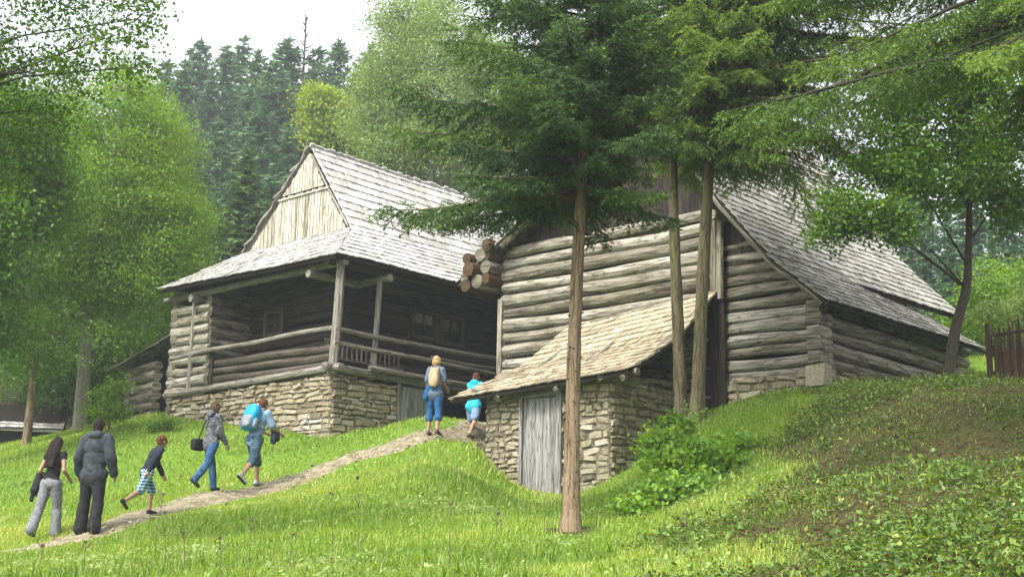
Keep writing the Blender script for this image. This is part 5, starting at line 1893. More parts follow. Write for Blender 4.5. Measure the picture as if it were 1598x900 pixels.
# loose stones trodden into the path
r_ = np.random.default_rng(140)
k = r_.uniform(0, len(PATHC) - 1.001, 1500)
ki = k.astype(int)
pc = PATHC[ki] + (PATHC[ki + 1] - PATHC[ki]) * (k - ki)[:, None]
pc = pc + r_.normal(0, 0.22, (1500, 2))
c_ = np.stack([pc[:, 0], pc[:, 1], ground_z(pc[:, 0], pc[:, 1]) + 0.025], 1)
rr = 0.012 + 0.035 * r_.uniform(0, 1, 1500) ** 3
oct_ = np.array([[1, 0, 0], [0, 1, 0], [-1, 0, 0], [0, -1, 0], [0, 0, .7], [0, 0, -.7]])
v = c_[:, None, :] + oct_[None] * rr[:, None, None] * r_.uniform(0.6, 1.4, (1500, 6, 1))
of = np.array([[0, 1, 4], [1, 2, 4], [2, 3, 4], [3, 0, 4], [1, 0, 5], [2, 1, 5], [3, 2, 5], [0, 3, 5]])
f = (np.arange(1500)[:, None, None] * 6 + of[None]).reshape(-1, 3)
o = link('path_gravel', np_mesh('path_gravel', v.reshape(-1, 3), f, np.repeat(r_.normal(0.55, 0.18, 1500), 8), M['stone'], 3))
tag(o, 'loose small stones trodden into the dirt path', 'gravel', kind='stuff')
# taller seeding grasses scattered over the meadow
r_ = np.random.default_rng(141)
x, y = frustum_xy(9000, 8, 26, r_)
keep = keep_off(x, y) & (bank_w(x, y) < 0.5) & (path_dist(x, y) > 0.6) & (r_.uniform(0, 1, len(x)) < vnoise(x, y, 1.2, 33) ** 1.5)
x, y = x[keep], y[keep]
grass_blades('seeding_grass', x, y, r_.uniform(0.15, 0.38, len(x)), 0.007 * r_.uniform(0.7, 1.3, len(x)), np.where(r_.uniform(0, 1, len(x)) < 0.5, 0.97, r_.normal(0.6, 0.12, len(x))), np.clip(r_.normal(0.45, 0.2, len(x)), 0.05, 1), r_, M['grass'], 'thin taller seeding grasses scattered over the meadow')

# rank weeds along the near edge of the meadow
r_ = np.random.default_rng(142)
x, y = frustum_xy(16000, 9, 14.6, r_)
cl = vnoise(x, y, 2.2, 35)
keep = (bank_w(x, y) < 0.4) & (r_.uniform(0, 1, len(x)) < np.clip((cl - 0.5) * 4, 0, 1))
x, y = x[keep], y[keep]
grass_blades('rank_weeds', x, y, r_.uniform(0.12, 0.3, len(x)), 0.016 * r_.uniform(0.6, 1.4, len(x)), r_.normal(0.22, 0.12, len(x)), np.clip(r_.normal(0.8, 0.3, len(x)), 0.05, 1.3), r_, M['grass'], 'darker rank weeds in clumps along the near edge of the meadow')

# broad pale leaves in patches of the meadow
r_ = np.random.default_rng(131)
x, y = frustum_xy(15000, 8, 24, r_)
pt = vnoise(x, y, 1.5, 21)
keep = keep_off(x, y) & (bank_w(x, y) < 0.3) & (path_dist(x, y) > 0.7) & (r_.uniform(0, 1, len(x)) < np.clip((pt - 0.52) * 3, 0.02, 1) * np.clip((24 - y) / 8, 0.1, 1))
x, y = x[keep], y[keep]
m_ = r_.integers(4, 9, len(x))
idx = np.repeat(np.arange(len(x)), m_)
cx, cy = x[idx] + r_.normal(0, 0.06, len(idx)), y[idx] + r_.normal(0, 0.06, len(idx))
c_ = np.stack([cx, cy, ground_z(cx, cy) + np.abs(r_.normal(0.05, 0.035, len(idx)))], 1)
v, f, t = leaf_quads(c_, 0.065, r_.normal(0.66, 0.16, len(x))[idx] + r_.normal(0, 0.06, len(idx)), r_, flat=1.2)
o = link('meadow_weeds', np_mesh('meadow_weeds', v, f, t, M['leaf_pale'], 4))
tag(o, 'pale broad leaved weeds in patches among the meadow grass', 'weeds', kind='stuff')

# --- dry stalks standing in the foreground
stalks = [(258, 800, 895, 13.6), (288, 830, 893, 13.5), (388, 810, 898, 13.2), (452, 832, 890, 13.6), (518, 770, 880, 14.0), (560, 745, 850, 15.0), (700, 785, 898, 12.9), (770, 800, 893, 13.1), (1070, 800, 880, 13.2), (60, 850, 905, 14.2), (130, 845, 900, 14.0), (345, 838, 902, 13.2), (240, 770, 870, 15.0)]
stalks.sort()
for i, (u, vt, vb, Y) in enumerate(stalks):
    p = at(u, vb, Y)
    z0 = gz(p.x, p.y)
    top = at(u, vt, Y).z - z0
    top = max(0.35, top)
    t = thing('dry_stalk', f'thin dry weed stalk with a seed head in the near grass, {ordn[i]} from the left', 'stalk', (p.x, p.y, z0), 'dry stalks in the foreground grass')
    rd = random.Random(i + 300)
    ln = rd.uniform(-0.06, 0.06)
    mb = MB()
    mb.tube([(0, 0, -0.05), (ln * 0.3, 0, top * 0.5), (ln, 0.01, top)], [0.0042, 0.0036, 0.0026], 0.5, 5)
    for k in range(rd.randint(2, 4)):
        zz = top * rd.uniform(0.55, 0.95)
        a_ = rd.uniform(0, 6.28)
        L = rd.uniform(0.05, 0.11)
        mb.tube([(ln * zz / top, 0, zz), (ln + math.cos(a_) * L * 0.6, math.sin(a_) * L * 0.6, zz + L * 0.6), (ln + math.cos(a_) * L, math.sin(a_) * L, zz + L * 1.2)], [0.004, 0.003, 0.002], 0.3, 4)
    o = mb.build('stem', M['stalk'], None)
    o.parent = t
    hb = MB()
    for k in range(22):
        a_, c_ = rd.uniform(0, 6.28), rd.uniform(-1, 1)
        d = V((math.cos(a_) * math.sqrt(1 - c_ * c_), math.sin(a_) * math.sqrt(1 - c_ * c_), c_))
        q = V((ln, 0.01, top))
        hb.tube([q, q + d * rd.uniform(0.018, 0.032)], [0.006, 0.002], 0.5, 4)
    o = hb.build('seed_head', M['stalk'], None)
    o.parent = t

# ------------------------------------------------------------------ people
def capsule(mb, p0, r0, p1, r1, n=14, fx=1.0, ref=None):
    """closed tapered capsule, optionally flattened along ref"""
    p0, p1 = V(p0), V(p1)
    d = p1 - p0
    L = d.length
    x = d.normalized() if L > 1e-6 else V((0, 0, 1))
    rf = V(ref) if ref is not None else (V((0, 1, 0)) if abs(x.y) < 0.8 else V((1, 0, 0)))
    y = (rf - x * rf.dot(x)).normalized()
    z = x.cross(y)
    rings = []
    for k in range(1, 5):
        a = math.pi / 2 * k / 4
        rings.append((p0 - x * r0 * math.cos(a), r0 * math.sin(a)))
    for k in range(3, 0, -1):
        pass
    for k in range(4, 0, -1):
        a = math.pi / 2 * k / 4
        rings.append((p1 + x * r1 * math.cos(a), r1 * math.sin(a)))
    vs = [p0 - x * r0]
    for c, r in rings:
        for j in range(n):
            a = 2 * math.pi * j / n
            vs.append(c + y * (math.cos(a) * r * fx) + z * (math.sin(a) * r))
    vs.append(p1 + x * r1)
    fs = []
    for j in range(n):
        fs.append((0, 1 + (j + 1) % n, 1 + j))
    for i in range(len(rings) - 1):
        for j in range(n):
            fs.append((1 + i * n + j, 1 + i * n + (j + 1) % n, 1 + (i + 1) * n + (j + 1) % n, 1 + (i + 1) * n + j))
    k = 1 + (len(rings) - 1) * n
    for j in range(n):
        fs.append((k + j, k + (j + 1) % n, len(vs) - 1))
    mb.add(vs, fs)


def ellip(mb, c, r, rot=None, e=1.0, nu=18, nv=12):
    """(super)ellipsoid; e<1 makes it boxier"""
    c = V(c)
    sg = lambda w_, p: math.copysign(abs(w_) ** p, w_)
    vs = []
    for i in range(nv + 1):
        th = math.pi * i / nv - math.pi / 2
        for j in range(nu):
            ph = 2 * math.pi * j / nu
            if i in (0, nv) and j > 0:
                continue
            q = V((sg(math.cos(th), e) * sg(math.cos(ph), e) * r[0], sg(math.cos(th), e) * sg(math.sin(ph), e) * r[1], sg(math.sin(th), e) * r[2]))
            if rot is not None:
                q = rot @ q
            vs.append(c + q)
    idx = lambda i, j: 0 if i == 0 else (1 + (nv - 1) * nu if i == nv else 1 + (i - 1) * nu + j % nu)
    fs = []
    for i in range(nv):
        for j in range(nu):
            q = [idx(i, j), idx(i, j + 1), idx(i + 1, j + 1), idx(i + 1, j)]
            o = []
            for a in q:
                if a not in o:
                    o.append(a)
            if len(o) > 2:
                fs.append(tuple(o))
    mb.add(vs, fs)


def fuse(name, mb, mat, parent, voxel=0.010, smooth=4, fold=0.0, fscale=9.0, seed=0.0, streak=False):
    """union of closed shapes as one continuous smooth surface"""
    me = bpy.data.meshes.new('tmp')
    me.from_pydata(mb.v, [], mb.f)
    ob = bpy.data.objects.new('tmp', me)
    COL.objects.link(ob)
    m1 = ob.modifiers.new('r', 'REMESH')
    m1.mode = 'VOXEL'
    m1.voxel_size = voxel
    m2 = ob.modifiers.new('s', 'SMOOTH')
    m2.iterations = smooth
    m2.factor = 0.5
    dg = bpy.context.evaluated_depsgraph_get()
    out = bpy.data.meshes.new_from_object(ob.evaluated_get(dg))
    bpy.data.objects.remove(ob)
    bpy.data.meshes.remove(me)
    out.name = name
    n = len(out.vertices)
    fold, fscale = fold * 1.15, fscale * 1.15
    if fold > 0:
        co = np.empty(n * 3, dtype=np.float32)
        no = np.empty(n * 3, dtype=np.float32)
        out.vertices.foreach_get('co', co)
        out.vertices.foreach_get('normal', no)
        co, no = co.reshape(-1, 3), no.reshape(-1, 3)
        d = np.empty(n, dtype=np.float32)
        for i in range(n):
            p = co[i]
            if streak:
                d[i] = noise.noise(V((p[0] * fscale * 5 + seed, p[1] * fscale * 5, p[2] * fscale * 0.6)))
            else:
                d[i] = noise.noise(V((p[0] * fscale + seed, p[1] * fscale, (p[2] + p[0] * 0.6) * fscale * 0.75))) * 0.65 + 0.45 * noise.noise(V((p[0] * fscale * 2.2 + p[2] * fscale, p[1] * fscale * 2.3 + seed, p[2] * fscale * 1.1)))
        co = co + no * (d * fold)[:, None]
        out.vertices.foreach_set('co', co.ravel())
    out.polygons.foreach_set('use_smooth', np.ones(len(out.polygons), dtype=bool))
    out.materials.clear()
    out.materials.append(mat)
    out.update()
    return link(name, out, parent)


SKIN = flat_mat('skin', (0.3312, 0.1944, 0.1368), 0.55)
SKIN2 = flat_mat('skin_tan', (0.288, 0.1584, 0.108), 0.55)
EYE = flat_mat('eye', (0.05, 0.04, 0.035), 0.2)
LIP = flat_mat('lip', (0.36, 0.15, 0.12), 0.5)


class Fig:
    def __init__(self, label, base, head, H, lean=4, hd=0.0, thigh=(0, 0), knee=(5, 5), arm=(0, 0), elbow=(10, 10), spread=(0.03, 0.03), armout=(0.12, 0.12), stance=0, male=True, skin=SKIN, kid=False, twist=0.0, headturn=0.0):
        # index 0 = left, 1 = right
        self.H = H
        k = H / 1.75
        self.k = k
        self.male = male
        sw = (0.178 if male else 0.152) * k
        hw = (0.088 if male else 0.09) * k
        if kid:
            sw *= 0.95
        ln = R(lean)
        up = V((0, math.sin(ln), math.cos(ln)))
        pel = V((0, 0, 0.525 * H))
        self.pel = pel
        chest = pel + up * (0.20 * H)
        sh_c = pel + up * (0.285 * H)
        neck = pel + up * (0.33 * H)
        up2 = V((0, math.sin(ln * 0.75), math.cos(ln * 0.75)))
        hs_ = 1.16 if kid else 1.0
        headc = neck + up2 * (0.072 * H * hs_) + V((0, 0.018 * k, 0))
        self.up, self.chest, self.shc, self.neck, self.headc, self.hs = up, chest, sh_c, neck, headc, hs_ * k
        tw = R(twist)
        self.sh, self.el, self.wr, self.hip, self.kn, self.an, self.fd, self.hdir = [], [], [], [], [], [], [], []
        for i, sx in ((0, -1), (1, 1)):
            s = sh_c + V((sx * sw * math.cos(tw), sx * sw * math.sin(tw) * -1, 0)) + up * (0.005 * H)
            a = R(arm[i]) + ln * 0.3
            o = armout[i]
            d1 = V((sx * o, math.sin(a), -math.cos(a))).normalized()
            e = s + d1 * (0.172 * H)
            a2 = a + R(elbow[i])
            d2 = V((sx * (o * 0.3 - 0.05 * (elbow[i] > 40) * 3), math.sin(a2), -math.cos(a2))).normalized()
            w_ = e + d2 * (0.148 * H)
            self.sh.append(s); self.el.append(e); self.wr.append(w_); self.hdir.append(d2)
            h = pel + V((sx * hw, 0, -0.01 * H))
            t = R(thigh[i])
            d3 = V((sx * spread[i], math.sin(t), -math.cos(t))).normalized()
            kn = h + d3 * (0.245 * H)
            t2 = t - R(knee[i])
            d4 = V((sx * spread[i] * 0.6, math.sin(t2), -math.cos(t2))).normalized()
            an = kn + d4 * (0.232 * H)
            self.hip.append(h); self.kn.append(kn); self.an.append(an)
            # foot: flat for the stance leg, toe-down behind
            pitch = min(0, t2 * 0.9) if i != stance else min(0.05, t2 * 0.15)
            self.fd.append(V((sx * 0.12, math.cos(pitch), math.sin(pitch))).normalized())
        # put the stance sole on the ground
        dz = self.an[stance].z - 0.046 * H
        for L in (self.sh, self.el, self.wr, self.hip, self.kn, self.an):
            for q in L:
                q.z -= dz
        for q in (self.pel, self.chest, self.shc, self.neck, self.headc):
            q.z -= dz
        rz = -R(head)
        ca, sa = math.cos(rz), math.sin(rz)
        ax, ay = self.an[stance].x, self.an[stance].y
        wx, wy = base[0] + ca * ax - sa * ay, base[1] + sa * ax + ca * ay
        zz = gz(wx, wy)
        pd = path_dist(np.array([wx]), np.array([wy]))[0]
        self.loc = (base[0], base[1], zz + (0.03 if pd < 0.6 else 0.0))
        self.rz = rz
        self.t = thing('person', label, 'person', self.loc, 'walkers on the path')
        self.t.rotation_euler = (0, 0, rz)
        self.skin = skin
        self.body()

    def add_to(self, name, label, cat_):
        o = thing(name, label, cat_, self.loc)
        o.rotation_euler = (0, 0, self.rz)
        return o

    def torso(self, mb, g, low=0.0, belly=1.0):
        k, H = self.k, self.H
        w = 1.0 if self.male else 0.88
        rot = Matrix.Rotation(-math.asin(self.up.y), 3, 'X')
        ellip(mb, self.pel + V((0, -0.01 * k, 0.0)), ((0.155 if self.male else 0.165) * k + g, 0.108 * k + g, 0.115 * k + g + low), rot)
        ellip(mb, self.pel.lerp(self.chest, 0.55), (0.142 * k * w * belly + g, 0.10 * k * belly + g, 0.17 * k + g), rot)
        ellip(mb, self.chest + self.up * 0.03 * k, (0.165 * k * w + g, 0.112 * k + g, 0.165 * k + g), rot)
        capsule(mb, self.sh[0] * 0.96 + self.shc * 0.04 - self.up * 0.012 * k, 0.058 * k + g, self.sh[1] * 0.96 + self.shc * 0.04 - self.up * 0.012 * k, 0.058 * k + g)
        capsule(mb, self.shc, 0.075 * k + g, self.neck + self.up * -0.025 * k, 0.055 * k + g)

    def body(self):
        k, H = self.k, self.H
        mb = MB()
        self.torso(mb, 0)
        # neck and head
        capsule(mb, self.neck - self.up * 0.03 * k, 0.056 * k, self.headc - V((0, 0.012 * k, 0.02 * k)), 0.052 * k)
        h = self.hs
        hc = self.headc
        ellip(mb, hc + V((0, 0, 0.012 * h)), (0.074 * h, 0.093 * h, 0.100 * h))
        ellip(mb, hc + V((0, 0.022 * h, -0.048 * h)), (0.056 * h, 0.064 * h, 0.066 * h))
        capsule(mb, hc + V((0, 0.090 * h, 0.012 * h)), 0.010 * h, hc + V((0, 0.108 * h, -0.020 * h)), 0.014 * h)
        for sx in (-1, 1):
            ellip(mb, hc + V((sx * 0.078 * h, -0.004 * h, -0.008 * h)), (0.012 * h, 0.020 * h, 0.032 * h))
        for i in (0, 1):
            sx = -1 if i == 0 else 1
            f = 1.0 if self.male else 0.88
            capsule(mb, self.sh[i], 0.052 * k * f, self.el[i], 0.039 * k * f)
            capsule(mb, self.el[i], 0.040 * k * f, self.wr[i], 0.027 * k * f)
            # hand
            d = self.hdir[i]
            fw = V((0, 1, 0)) - d * d.y
            fw = fw.normalized() if fw.length > 0.1 else V((0, 0, 1))
            inn = d.cross(fw).normalized()
            if inn.x * sx > 0:
                inn = -inn
            pc = self.wr[i] + d * 0.045 * k
            capsule(mb, self.wr[i] + d * 0.015 * k, 0.026 * k, self.wr[i] + d * 0.075 * k, 0.033 * k, fx=1.0, ref=fw)
            for q, (off, L) in enumerate(((0.030, 0.070), (0.010, 0.080), (-0.010, 0.074), (-0.029, 0.058))):
                b0 = self.wr[i] + d * 0.085 * k + fw * off * k
                m_ = b0 + (d * 0.9 + inn * 0.25 + fw * off * 2).normalized() * L * 0.52 * k
                e_ = m_ + (d * 0.65 + inn * 0.75).normalized() * L * 0.5 * k
                capsule(mb, b0, 0.0100 * k, m_, 0.0092 * k, n=8)
                capsule(mb, m_, 0.0092 * k, e_, 0.0075 * k, n=8)
            b0 = self.wr[i] + d * 0.03 * k + fw * 0.025 * k
            m_ = b0 + (d * 0.6 + fw * 0.7 + inn * 0.2).normalized() * 0.042 * k
            e_ = m_ + (d * 0.95 + fw * 0.15 + inn * 0.3).normalized() * 0.035 * k
            capsule(mb, b0, 0.013 * k, m_, 0.0105 * k, n=8)
            capsule(mb, m_, 0.0105 * k, e_, 0.008 * k, n=8)
            # leg
            capsule(mb, self.hip[i] + V((0, 0, -0.01 * k)), 0.088 * k, self.kn[i], 0.056 * k)
            mid = self.kn[i].lerp(self.an[i], 0.32) + V((0, -0.014 * k, 0))
            capsule(mb, self.kn[i], 0.053 * k, mid, 0.056 * k)
            capsule(mb, mid, 0.055 * k, self.an[i], 0.037 * k)
            an = self.an[i]
            fdv = self.fd[i]
            dn = V((0, -fdv.z, fdv.y)) * -1
            capsule(mb, an + dn * 0.028 * k - fdv * 0.035 * k, 0.034 * k, an + dn * 0.040 * k + fdv * 0.13 * k, 0.028 * k)
        fuse('body', mb, self.skin, self.t, 0.0075, 3)
        for sx in (-1, 1):
            e = MB()
            ellip(e, hc + V((sx * 0.031 * h, 0.084 * h, 0.010 * h)), (0.013 * h, 0.010 * h, 0.008 * h), nu=10, nv=8)
            e.build('eye', EYE, None, smooth=True).parent = self.t
        e = MB()
        ellip(e, hc + V((0, 0.088 * h, -0.052 * h)), (0.023 * h, 0.008 * h, 0.007 * h), nu=10, nv=8)
        e.build('mouth', LIP, None, smooth=True).parent = self.t

    # ---- clothes
    def top(self, name, mat, g=0.014, sleeve=1.0, low=0.03, fold=0.012, collar=False, hood=False, belly=1.0, seed=1, extra=None):
        k = self.k
        mb = MB()
        self.torso(mb, g * k, low * k, belly)
        if low > 0.05:
            capsule(mb, self.pel + V((-0.06 * k, 0, -low * 0.4 * k)), 0.125 * k + g, self.pel + V((0.06 * k, 0, -low * 0.4 * k)), 0.125 * k + g)
        for i in (0, 1):
            f = 1.0 if self.male else 0.9
            if sleeve <= 0:
                continue
            s, e, w_ = self.sh[i], self.el[i], self.wr[i]
            if sleeve <= 0.5:
                q = s.lerp(e, sleeve * 2)
                capsule(mb, s, 0.056 * k * f + g * k, q, 0.050 * k * f + g * k * 1.2)
            else:
                capsule(mb, s, 0.056 * k * f + g * k, e, 0.045 * k * f + g * k)
                q = e.lerp(w_, (sleeve - 0.5) * 2)
                capsule(mb, e, 0.045 * k * f + g * k, q, 0.036 * k * f + g * k * 0.8)
        if hood:
            ellip(mb, self.neck - self.up * 0.01 * k + V((0, -0.085 * k, 0)), (0.115 * k, 0.06 * k, 0.075 * k))
            capsule(mb, self.neck + V((-0.06 * k, -0.01, 0)), 0.045 * k, self.neck + V((0.06 * k, -0.01, 0)), 0.045 * k)
        if extra:
            extra(mb)
        return fuse(name, mb, mat, self.t, 0.011, 3, fold, 8.0, seed)

    def legs(self, name, mat, upto=1.0, g=0.014, flare=0.0, fold=0.010, seed=2):
        """upto: 0.5 = knee, 1 = ankle"""
        k = self.k
        mb = MB()
        ellip(mb, self.pel + V((0, -0.012 * k, -0.01 * k)), ((0.158 if self.male else 0.166) * k + g, 0.113 * k + g, 0.105 * k + g))
        for i in (0, 1):
            h, kn, an = self.hip[i], self.kn[i], self.an[i]
            if upto <= 0.5:
                q = h.lerp(kn, upto * 2)
                capsule(mb, h, 0.092 * k + g, q, 0.070 * k + g + flare)
            else:
                capsule(mb, h, 0.092 * k + g, kn, 0.060 * k + g)
                q = kn.lerp(an, (upto - 0.5) * 2) + (V((0, 0, -0.012 * k)) if upto >= 1 else V((0, 0, 0)))
                capsule(mb, kn, 0.060 * k + g, q, 0.048 * k + g + flare)
        return fuse(name, mb, mat, self.t, 0.011, 3, fold, 7.0, seed)

    def shoes(self, mat, sole=None):
        k = self.k
        for i in (0, 1):
            an, f = self.an[i], self.fd[i]
            dn = V((0, -f.z, f.y)) * -1
            mb = MB()
            capsule(mb, an + dn * 0.012 * k - f * 0.03 * k, 0.043 * k, an + dn * 0.030 * k + f * 0.05 * k, 0.040 * k)
            capsule(mb, an + dn * 0.036 * k - f * 0.04 * k, 0.042 * k, an + dn * 0.044 * k + f * 0.145 * k, 0.036 * k, fx=1.0)
            o = fuse('shoe', mb, mat, self.t, 0.009, 2)
            if sole:
                sb = MB()
                capsule(sb, an + dn * 0.068 * k - f * 0.045 * k, 0.040 * k, an + dn * 0.070 * k + f * 0.15 * k, 0.034 * k, ref=dn, fx=0.45)
                fuse('sole', sb, sole, o, 0.008, 1)

    def hair(self, mat, style, seed=3):
        h, hc = self.hs, self.headc
        mb = MB()
        ellip(mb, hc + V((0, -0.014 * h, 0.022 * h)), (0.086 * h, 0.095 * h, 0.102 * h))
        if style == 'short':
            ellip(mb, hc + V((0, -0.045 * h, -0.03 * h)), (0.070 * h, 0.056 * h, 0.065 * h))
        elif style == 'bob':
            ellip(mb, hc + V((0, -0.03 * h, -0.03 * h)), (0.098 * h, 0.088 * h, 0.095 * h))
        elif style == 'medium':
            ellip(mb, hc + V((0, -0.035 * h, -0.045 * h)), (0.092 * h, 0.078 * h, 0.115 * h))
        elif style == 'long':
            for sx in (-0.05, 0, 0.05):
                a = hc + V((sx * h, -0.06 * h, 0))
                b_ = self.neck + V((sx * 1.15 * h, -0.105 * h, -0.05 * h))
                c_ = self.chest + V((sx * 1.2 * h, -0.165 * h, -0.06 * h))
                capsule(mb, a, 0.062 * h, b_, 0.055 * h)
                capsule(mb, b_, 0.055 * h, c_, 0.030 * h)
        fuse('hair', mb, mat, self.t, 0.010, 2, 0.012, 10.0, seed, streak=True)


def pack(f, label, mats, size=(0.15, 0.11, 0.24), off=0.2, drop=0.0, name='backpack', pocket=True, side=0.0):
    k = f.k
    o = f.add_to(name, label, 'backpack')
    rot = Matrix.Rotation(-math.asin(f.up.y), 3, 'X')
    c = f.chest + rot @ V((side, -off * k, -0.02 * k - drop))
    mb = MB()
    ellip(mb, c, (size[0] * k, size[1] * k, size[2] * k), rot, e=0.55)
    ellip(mb, c + rot @ V((0, 0.01, size[2] * k * 0.85)), (size[0] * 0.85 * k, size[1] * 0.9 * k, 0.07 * k), rot, e=0.7)
    fuse('pack_body', mb, mats[0], o, 0.011, 3, 0.012, 8.0, 4.0)
    if pocket:
        mb = MB()
        ellip(mb, c + rot @ V((0.01 * k, -size[1] * 0.9 * k, -size[2] * 0.35 * k)), (size[0] * 0.8 * k, 0.055 * k, size[2] * 0.5 * k), rot, e=0.6)
        fuse('front_pocket', mb, mats[1], o, 0.011, 3, 0.008, 8.0, 5.0)
        for sx in (-1, 1):
            mb = MB()
            ellip(mb, c + rot @ V((sx * size[0] * 0.98 * k, 0.0, -size[2] * 0.45 * k)), (0.04 * k, 0.07 * k, size[2] * 0.42 * k), rot, e=0.7)
            fuse('side_pocket', mb, mats[1], o, 0.011, 3)
    for i in (0, 1):
        s = f.sh[i].lerp(f.shc, 0.38)
        mb = MB()
        P_ = [c + rot @ V(((-1 if i == 0 else 1) * size[0] * 0.5 * k, size[1] * 0.5 * k, size[2] * 0.75 * k)), s + V((0, -0.05 * k, 0.075 * k)), s + V((0, 0.055 * k, 0.065 * k)), s + V((0, 0.135 * k, -0.06 * k)), s + V((0, 0.125 * k, -0.2 * k)), s + V((0, 0.02 * k, -0.30 * k)) + V(((-1 if i == 0 else 1) * 0.06 * k, 0, 0)), c + rot @ V(((-1 if i == 0 else 1) * size[0] * 0.8 * k, size[1] * 0.3 * k, -size[2] * 0.7 * k))]
        for a_, b_ in zip(P_[:-1], P_[1:]):
            capsule(mb, a_, 0.018 * k, b_, 0.018 * k, n=8)
        fuse('shoulder_strap', mb, mats[1], o, 0.010, 2)
    return o


def foot_at(u, v, Y):
    p = at(u, v, Y)
    return (p.x, p.y)


BLACK = cloth_mat('cloth_black', (0.010, 0.010, 0.012), (0.022, 0.021, 0.024))
JACKET = cloth_mat('cloth_slate', (0.026, 0.031, 0.038), (0.045, 0.052, 0.060))
SWEAT = cloth_mat('cloth_grey_marl', (0.1242, 0.1288, 0.138), (0.184, 0.1886, 0.1978), 30)
NAVY = cloth_mat('cloth_navy', (0.010, 0.014, 0.022), (0.020, 0.026, 0.036))
PLAID = cloth_mat('cloth_plaid', (0.012, 0.03, 0.096), (0.072, 0.252, 0.33), pattern='check')
GREYTOP = cloth_mat('cloth_grey_print', (0.027, 0.0282, 0.033), (0.144, 0.15, 0.162), 34)
JEANS = cloth_mat('cloth_jeans', (0.0144, 0.044, 0.104), (0.04, 0.104, 0.208), 12)
DENIM = cloth_mat('cloth_denim_grey', (0.0225, 0.04875, 0.075), (0.06, 0.1125, 0.15), 12)
SHIRTB = cloth_mat('cloth_sky_shirt', (0.132, 0.216, 0.33), (0.198, 0.288, 0.396), 16)
PACKB = cloth_mat('cloth_cyan_pack', (0.0075, 0.195, 0.39), (0.015, 0.27, 0.48), 8, rough=0.6)
PACKG = cloth_mat('cloth_pack_grey', (0.07, 0.098, 0.14), (0.21, 0.231, 0.252), 6, rough=0.7)
TEE = cloth_mat('cloth_slate_tee', (0.06, 0.09, 0.144), (0.132, 0.168, 0.228), 14)
CAPRI = cloth_mat('cloth_capri', (0.0096, 0.056, 0.152), (0.024, 0.096, 0.216), 12)
BEIGE = cloth_mat('cloth_beige', (0.299, 0.2145, 0.1235), (0.403, 0.312, 0.2015), 8)
BEIGE2 = cloth_mat('cloth_beige_trim', (0.28, 0.168, 0.084), (0.385, 0.266, 0.154), 8)
HOODIE = cloth_mat('cloth_turquoise', (0.015, 0.3, 0.4125), (0.0375, 0.4125, 0.525), 10)
HOODIN = cloth_mat('cloth_teal', (0.008, 0.176, 0.24), (0.016, 0.256, 0.336), 10)
PALEDENIM = cloth_mat('cloth_pale_denim', (0.1116, 0.2046, 0.3472), (0.2108, 0.31, 0.434), 14)
HAIR_D = cloth_mat('hair_dark', (0.0084, 0.0056, 0.0049), (0.0245, 0.0154, 0.0126), 30)
HAIR_B = cloth_mat('hair_brown', (0.05, 0.030, 0.018), (0.10, 0.062, 0.038), 30)
HAIR_R = cloth_mat('hair_red', (0.055, 0.022, 0.012), (0.11, 0.045, 0.024), 30)
HAIR_Y = cloth_mat('hair_blond', (0.238, 0.147, 0.063), (0.385, 0.266, 0.126), 30)
SHOE_D = flat_mat('shoe_dark', (0.025, 0.023, 0.022), 0.6)
SHOE_W = flat_mat('shoe_white', (0.33, 0.33, 0.336), 0.6)
SOLE = flat_mat('sole_dark', (0.03, 0.03, 0.03), 0.8)
SANDAL = flat_mat('sandal', (0.10, 0.07, 0.05), 0.7)

# 1 woman in grey sweatpants at the tail of the file
f = Fig('woman with long dark hair in a black top and grey sweatpants, last of the walkers', foot_at(72, 842, 20.6), 14, 1.63, lean=7, thigh=(-14, 12), knee=(12, 14), arm=(-16, -14), elbow=(62, 70), spread=(0.06, 0.03), armout=(0.30, 0.26), stance=1, male=False)
f.top('tank_top', BLACK, 0.010, sleeve=0.12, low=0.02, fold=0.008, seed=1)
f.legs('sweatpants', SWEAT, 1.0, 0.020, flare=0.028, fold=0.016, seed=2)
f.shoes(SHOE_D)
f.hair(HAIR_D, 'long', 3)
j = f.add_to('jacket', 'dark jacket hanging from the left arm of the woman in sweatpants', 'jacket')
mb = MB()
q = f.el[0].lerp(f.wr[0], 0.4)
capsule(mb, q + V((-0.03, -0.06, -0.01)), 0.055, q + V((-0.05, -0.12, -0.26)), 0.075, fx=0.7)
capsule(mb, q + V((-0.02, 0.05, -0.01)), 0.055, q + V((-0.05, 0.0, -0.30)), 0.065, fx=0.7)
capsule(mb, q + V((-0.05, -0.10, -0.22)), 0.045, q + V((-0.07, -0.15, -0.42)), 0.035)
fuse('coat_body', mb, BLACK, j, 0.011, 3, 0.014, 10, 2.0)

# 2 man in the dark jacket
f = Fig('man in a slate hooded jacket and black trousers with hands in his pockets', foot_at(138, 838, 20.0), 9, 1.80, lean=3, thigh=(4, -6), knee=(6, 10), arm=(-12, -10), elbow=(34, 34), spread=(0.10, 0.10), armout=(0.30, 0.30), stance=0)
f.top('jacket', JACKET, 0.034, sleeve=1.0, low=0.10, fold=0.016, hood=True, belly=1.12, seed=5)
f.legs('trousers', BLACK, 1.0, 0.026, flare=0.030, fold=0.014, seed=6)
f.shoes(SHOE_D)
f.hair(HAIR_D, 'short', 7)

